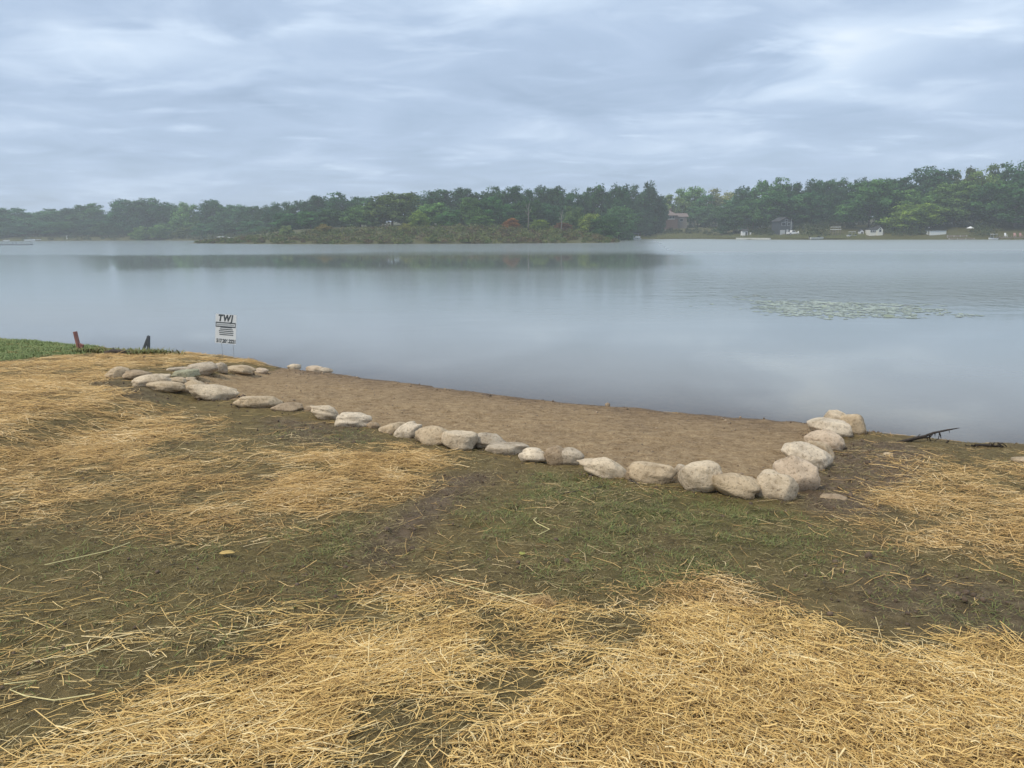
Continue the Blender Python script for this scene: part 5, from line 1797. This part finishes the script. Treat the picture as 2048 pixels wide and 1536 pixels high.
def pontoon_boat(px, D, L_, rz, label, z=-0.12, group=None, lift=0.0):
    x, y, _ = spot(px, D)
    o = empty('pontoon_boat', (x, y, z + lift), rz)
    tag(o, label, 'boat', group)
    for s in (-0.85, 0.85):
        MB().tube([(-L_ / 2, s, 0.3), (L_ * 0.4, s, 0.3), (L_ / 2, s, 0.45)], [0.28, 0.28, 0.05], 9).build('pontoon', M_ALU, o, True)
    MB().box((0, 0, 0.64), (L_ * 0.94, 2.3, 0.12)).build('deck', M_CANV, o)
    for s in (-1.1, 1.1):
        MB().box((0, s, 1.02), (L_ * 0.86, 0.05, 0.55)).build('side_panel', M_WHITE, o)
    MB().box((-L_ * 0.3, 0, 0.95), (0.8, 1.7, 0.5)).build('seat', M_CANV, o)
    MB().box((L_ * 0.1, 0.5, 1.05), (0.5, 0.6, 0.7)).build('console', M_WHITE, o)
    c = MB().box((-L_ * 0.08, 0, 2.3), (L_ * 0.55, 2.3, 0.12)).build('canopy', M_CANV, o)
    for sx in (-0.3, 0.15):
        for s in (-1.05, 1.05):
            MB().tube([(sx * L_, s, 0.7), (sx * L_, s, 2.25)], 0.03, 5).build('canopy_post', M_ALU, c)
    return o


# dinghy on the lawn, boats at the shore
x, y, z = spot(1562, 255)
o = empty('dinghy', (x, y, z + 0.34), R(5))
tag(o, 'tiny white upturned dinghy on the grass below the grey house', 'boat')
hull_mesh(1.7, 0.75, 0.34).build('hull', M_WHITE, o).rotation_euler = (math.pi, 0, 0)
motor_boat(1634, 246.5, 4.6, R(6), 'low pale fishing boat at the water between the grey house and the deck', M_PALEC, 0.05)
motor_boat(1702, 247, 3.6, R(-160), 'white motor boat pulled up on the bank right of the wooden deck', M_WHITE, None, True)
motor_boat(1986, 227.5, 3.4, R(200), 'white motor boat with a canopy moored left of the brown dock', M_WHITE, -0.08, True)
pontoon_boat(1269, 297, 5.2, R(170), 'pontoon boat with a grey canopy moored beside the tip of the point')
motor_boat(59, 376, 5.0, R(4), 'white motor boat on the hazy far-left water, right of the smaller one', M_WHITE, -0.08)
motor_boat(12, 372, 3.2, R(-5), 'small white boat at the extreme left of the far water', M_WHITE, -0.05)
motor_boat(76, 386, 2.2, R(20), 'tiny white boat drawn up behind the far-left motor boat', M_WHITE, None)
pontoon_boat(443, 345, 4.4, R(10), 'white-topped pontoon boat ashore in the far bay left of the point', 0.6)
motor_boat(464, 322, 3.8, R(185), 'white boat beached in the far bay just right of the pontoon', M_WHITE, None)
motor_boat(546, 232, 1.4, R(0), 'very small white boat among shrubs left on the point', M_WHITE, None, motor=False)
motor_boat(560, 231, 1.3, R(10), 'very small grey-white boat right of the other tiny one on the point', M_ALU, None, motor=False)

# white marker post at far left
x, y, z = spot(133, 388)
o = empty('marker_post', (x, y, z))
tag(o, 'short white post on the far-left shore', 'post')
MB().tube([(0, 0, -0.1), (0, 0, 1.3)], 0.16, 8).build('shaft', M_WHITE, o)
MB().box((0, 0, 1.55), (0.6, 0.25, 0.5)).build('head', M_WHITE, o)


def dock(x0, y0, x1, y1, w, label, mat, h=0.45, n_post=5):
    o = empty('dock', (x0, y0, 0), math.atan2(y1 - y0, x1 - x0))
    tag(o, label, 'dock')
    L_ = math.hypot(x1 - x0, y1 - y0)
    npl = int(L_ / 1.0)
    me = None
    for i in range(npl):
        if me is None:
            p = MB().box((0, 0, 0), (L_ / npl - 0.05, w, 0.1)).build('plank', mat, o)
            me = p.data
        else:
            p = link('plank', me, None, o)
        p.location = ((i + 0.5) * L_ / npl, 0, h)
    for s in (-1, 1):
        MB().box((L_ / 2, s * w * 0.45, h - 0.13), (L_, 0.1, 0.14)).build('stringer', mat, o)
    for i in range(n_post):
        for s in (-1, 1):
            MB().tube([((i + 0.3) * L_ / n_post, s * w * 0.52, -0.9), ((i + 0.3) * L_ / n_post, s * w * 0.52, h + 0.5)], 0.07, 6).build('post', mat, o)
    return o


pl = at_depth(63, 490, 208)
dock(-190, 209, pl[0], 208, 1.6, 'grey dock reaching in from the left edge of the lake', M_CANV, 0.3, 9)
p0, p1 = at_depth(2000, 475, 220), at_depth(2120, 475, 218)
dock(p0[0], p0[1] + 1.0, p1[0], p1[1] + 1.0, 1.8, 'brown wooden dock at the right edge of the far shore', M_WOOD, 0.75, 5)


def chair(px, D, z, mat, label, rz=0.0):
    x, y, _ = spot(px, D)
    o = empty('lawn_chair', (x, y, z), rz)
    tag(o, label, 'chair', 'chairs on the brown dock')
    MB().box((0, 0, 0.42), (0.6, 0.55, 0.06)).build('seat', mat, o)
    MB().box((0, 0.32, 0.8), (0.6, 0.06, 0.75), 0, R(-15)).build('backrest', mat, o)
    for sx in (-0.27, 0.27):
        for sy in (-0.24, 0.24):
            MB().box((sx, sy, 0.2), (0.06, 0.06, 0.4)).build('leg', mat, o)
        MB().box((sx * 1.15, 0, 0.62), (0.07, 0.55, 0.05)).build('armrest', mat, o)


cz_ = 0.80
chair(2012, 220.6, cz_, M_WHITE, 'white lawn chair, left of the chairs on the brown dock', R(10))
chair(2030, 220.4, cz_, M_PINKC, 'faded pink lawn chair beside the white one on the brown dock', R(-10))
chair(2042, 220.2, cz_, M_PINKC, 'pink lawn chair at the right edge on the brown dock', R(5))

# wooden deck with two levels
HD = 250.0
x, y, z = spot(1673, HD)
o = empty('wooden_deck', (x, y, z))
tag(o, 'two-level weathered wooden deck on posts between the trees', 'deck')
Z = lambda py: zat(1673, py, HD) - z
for nm, zz_, w_ in (('upper_platform', Z(454), 2.6), ('lower_platform', Z(459), 2.8)):
    MB().box((0, 1, zz_), (w_, 2.2, 0.22)).build(nm, M_PALEC, o)
for sx in (-1.25, -0.4, 0.45, 1.25):
    for sy in (0.05, 1.95):
        MB().box((sx, sy, Z(454) / 2 - 0.1), (0.14, 0.14, Z(454) + 0.2)).build('post', M_WOOD, o)
MB().box((0, -0.08, Z(451.5)), (2.6, 0.07, 0.1)).build('rail', M_WOOD, o)
for i in range(6):
    MB().box((1.5 + i * 0.28, 0.4, Z(459) * (1 - (i + 0.5) / 6)), (0.3, 0.9, 0.08)).build('step', M_WOOD, o)

# small white shed, then the cream cottage
x, y, z = spot(1723, 250)
h = empty('garden_shed', (x, y, z))
tag(h, 'tiny white gabled garden shed left of the cream cottage', 'shed')
MB().box((0, 0.7, 0.55), (1.25, 1.4, 1.2)).build('wall', M_WHITE, h)
gable(h, 'roof', -0.62, 0.62, 0, 1.4, 1.15, 1.7, M_DROOF, 'y', 0.12)
MB().prism([(-0.62, 1.15), (0.62, 1.15), (0, 1.66)], 0.02, 1.38).build('gable_wall', M_WHITE, h)
MB().box((0.1, -0.03, 0.5), (0.55, 0.05, 0.9)).build('door', M_SIDE, h)

HD = 247.0
x, y, z = spot(1752, HD)
h = empty('cottage', (x, y, z))
tag(h, 'cream boathouse cottage with a steep gable and dark windows at the water', 'house')
Z = lambda py: zat(1752, py, HD) - z
MB().box((-0.95, 1.6, Z(459.5) / 2 - 0.15), (2.2, 3.2, Z(459.5) + 0.3)).build('wall', M_CREAM, h)
gable(h, 'roof', -2.05, 0.15, 0, 3.2, Z(459.5), Z(456.5), M_DROOF, 'x', 0.15)
MB().box((1.05, 1.4, Z(459) / 2 - 0.15), (1.8, 3.6, Z(459) + 0.3)).build('gabled_bay', M_CREAM, h)
MB().prism([(0.15, Z(459)), (1.95, Z(459)), (1.05, Z(453.5))], -0.38, 3.18).build('gable_wall', M_CREAM, h)
gable(h, 'bay_roof', 0.15, 1.95, -0.4, 3.2, Z(459), Z(453.2), M_DROOF, 'y', 0.14)
for cx in (-1.65, -1.05, -0.45):
    window(h, cx, 0, Z(462.5), 0.34, 0.62)
window(h, 1.05, -0.4, Z(461.5), 0.6, 0.75)
MB().box((1.05, -0.43, Z(457)), (0.3, 0.06, 0.3)).build('gable_vent', M_GLASS, h)
MB().box((2.5, 1.2, 0.5), (0.9, 1.2, 1.0)).build('side_stair', M_WOOD, h)

# long white shed with flat dark roof
HD = 241.5
x, y, z = spot(1876, HD)
h = empty('boathouse', (x, y, z))
tag(h, 'long low white boathouse with a flat dark roof on the right-hand shore', 'shed')
Z = lambda py: zat(1876, py, HD) - z
MB().box((0, 1.5, Z(461) / 2 - 0.2), (5.1, 3.0, Z(461) + 0.4)).build('wall', M_WSIDE, h)
for i in range(8):
    MB().box((-2.25 + i * 0.64, -0.03, Z(467)), (0.56, 0.06, Z(461) * 0.86)).build('wall_panel', M_WSIDE, h)
MB().box((0, 1.5, Z(460)), (5.6, 3.6, 0.22)).build('roof', M_DROOF, h)
MB().box((-2.3, -0.1, Z(459)), (0.1, 0.1, 0.9)).build('rail_post', M_RUB, h)
MB().tube([(-2.95, 0.2, -0.3), (-2.95, 0.2, Z(455.5))], 0.07, 6).build('lamp_post', M_RUB, h)
MB().box((-2.95, 0.2, Z(455)), (0.3, 0.3, 0.25)).build('lamp_head', M_TRIM, h)

# timber retaining walls and steps beside it
for i, (xa, xb, py, dd, lab) in enumerate(((1893, 1935, 472, 3.5, 'upper timber retaining wall right of the white boathouse'), (1896, 1950, 476.5, 0.8, 'lower timber retaining wall at the water right of the white boathouse'))):
    sh = 232 + dd
    a, b = at_depth(xa, py, sh), at_depth(xb, py, sh - 0.6)
    o = empty('retaining_wall', (a[0], a[1], 0), math.atan2(b[1] - a[1], b[0] - a[0]))
    tag(o, lab, 'wall', 'timber retaining walls')
    L_ = math.hypot(b[0] - a[0], b[1] - a[1])
    zb_ = gz_list(float(a[0]), float(a[1]))
    for j in range(3):
        MB().box((L_ / 2 + 0.03 * j, 0.05 * j, zb_ + 0.05 + j * 0.22), (L_, 0.2, 0.2)).build('timber', M_WOOD, o)
    for j in range(4):
        MB().box((0.3 + j * (L_ - 0.6) / 3, -0.13, zb_ + 0.25), (0.14, 0.08, 0.8)).build('post', M_PALEC, o)

# white parasol on the terrace
HD = 243.0
x, y, z = spot(1939, HD)
o = empty('parasol', (x, y, z))
tag(o, 'open white patio parasol under the trees right of the boathouse', 'parasol')
zt_ = zat(1939, 453, HD) - z
MB().tube([(0, 0, -0.1), (0, 0, zt_)], 0.05, 7).build('pole', M_WOOD, o)
MB().tube([(0, 0, zt_ - 0.55), (0, 0, zt_ - 0.28), (0, 0, zt_ + 0.05)], [1.15, 0.7, 0.03], 8).build('canopy', M_WHITE, o)
MB().tube([(0, 0, 0), (0, 0, 0.12)], 0.3, 10).build('base', M_RUB, o)

# ------------------------------------------------------------------ haze over the lake
mt, N, L, out = new_mat('haze')
pv = N.new('ShaderNodeVolumePrincipled')
pv.inputs['Color'].default_value = (0.90, 0.95, 1.0, 1)
pv.inputs['Density'].default_value = 0.0006
pv.inputs['Anisotropy'].default_value = 0.0
L.new(pv.outputs[0], out.inputs['Volume'])
xa, xb, ya, yb = xs[0] - 5, xs[-1] + 5, ys[0] - 5, ys[-1] + 5
o = MB().box(((xa + xb) / 2, (ya + yb) / 2, (34 - 3.2) / 2), (xb - xa, yb - ya, 34 + 3.2)).build('haze', mt)
tag(o, kind='stuff')
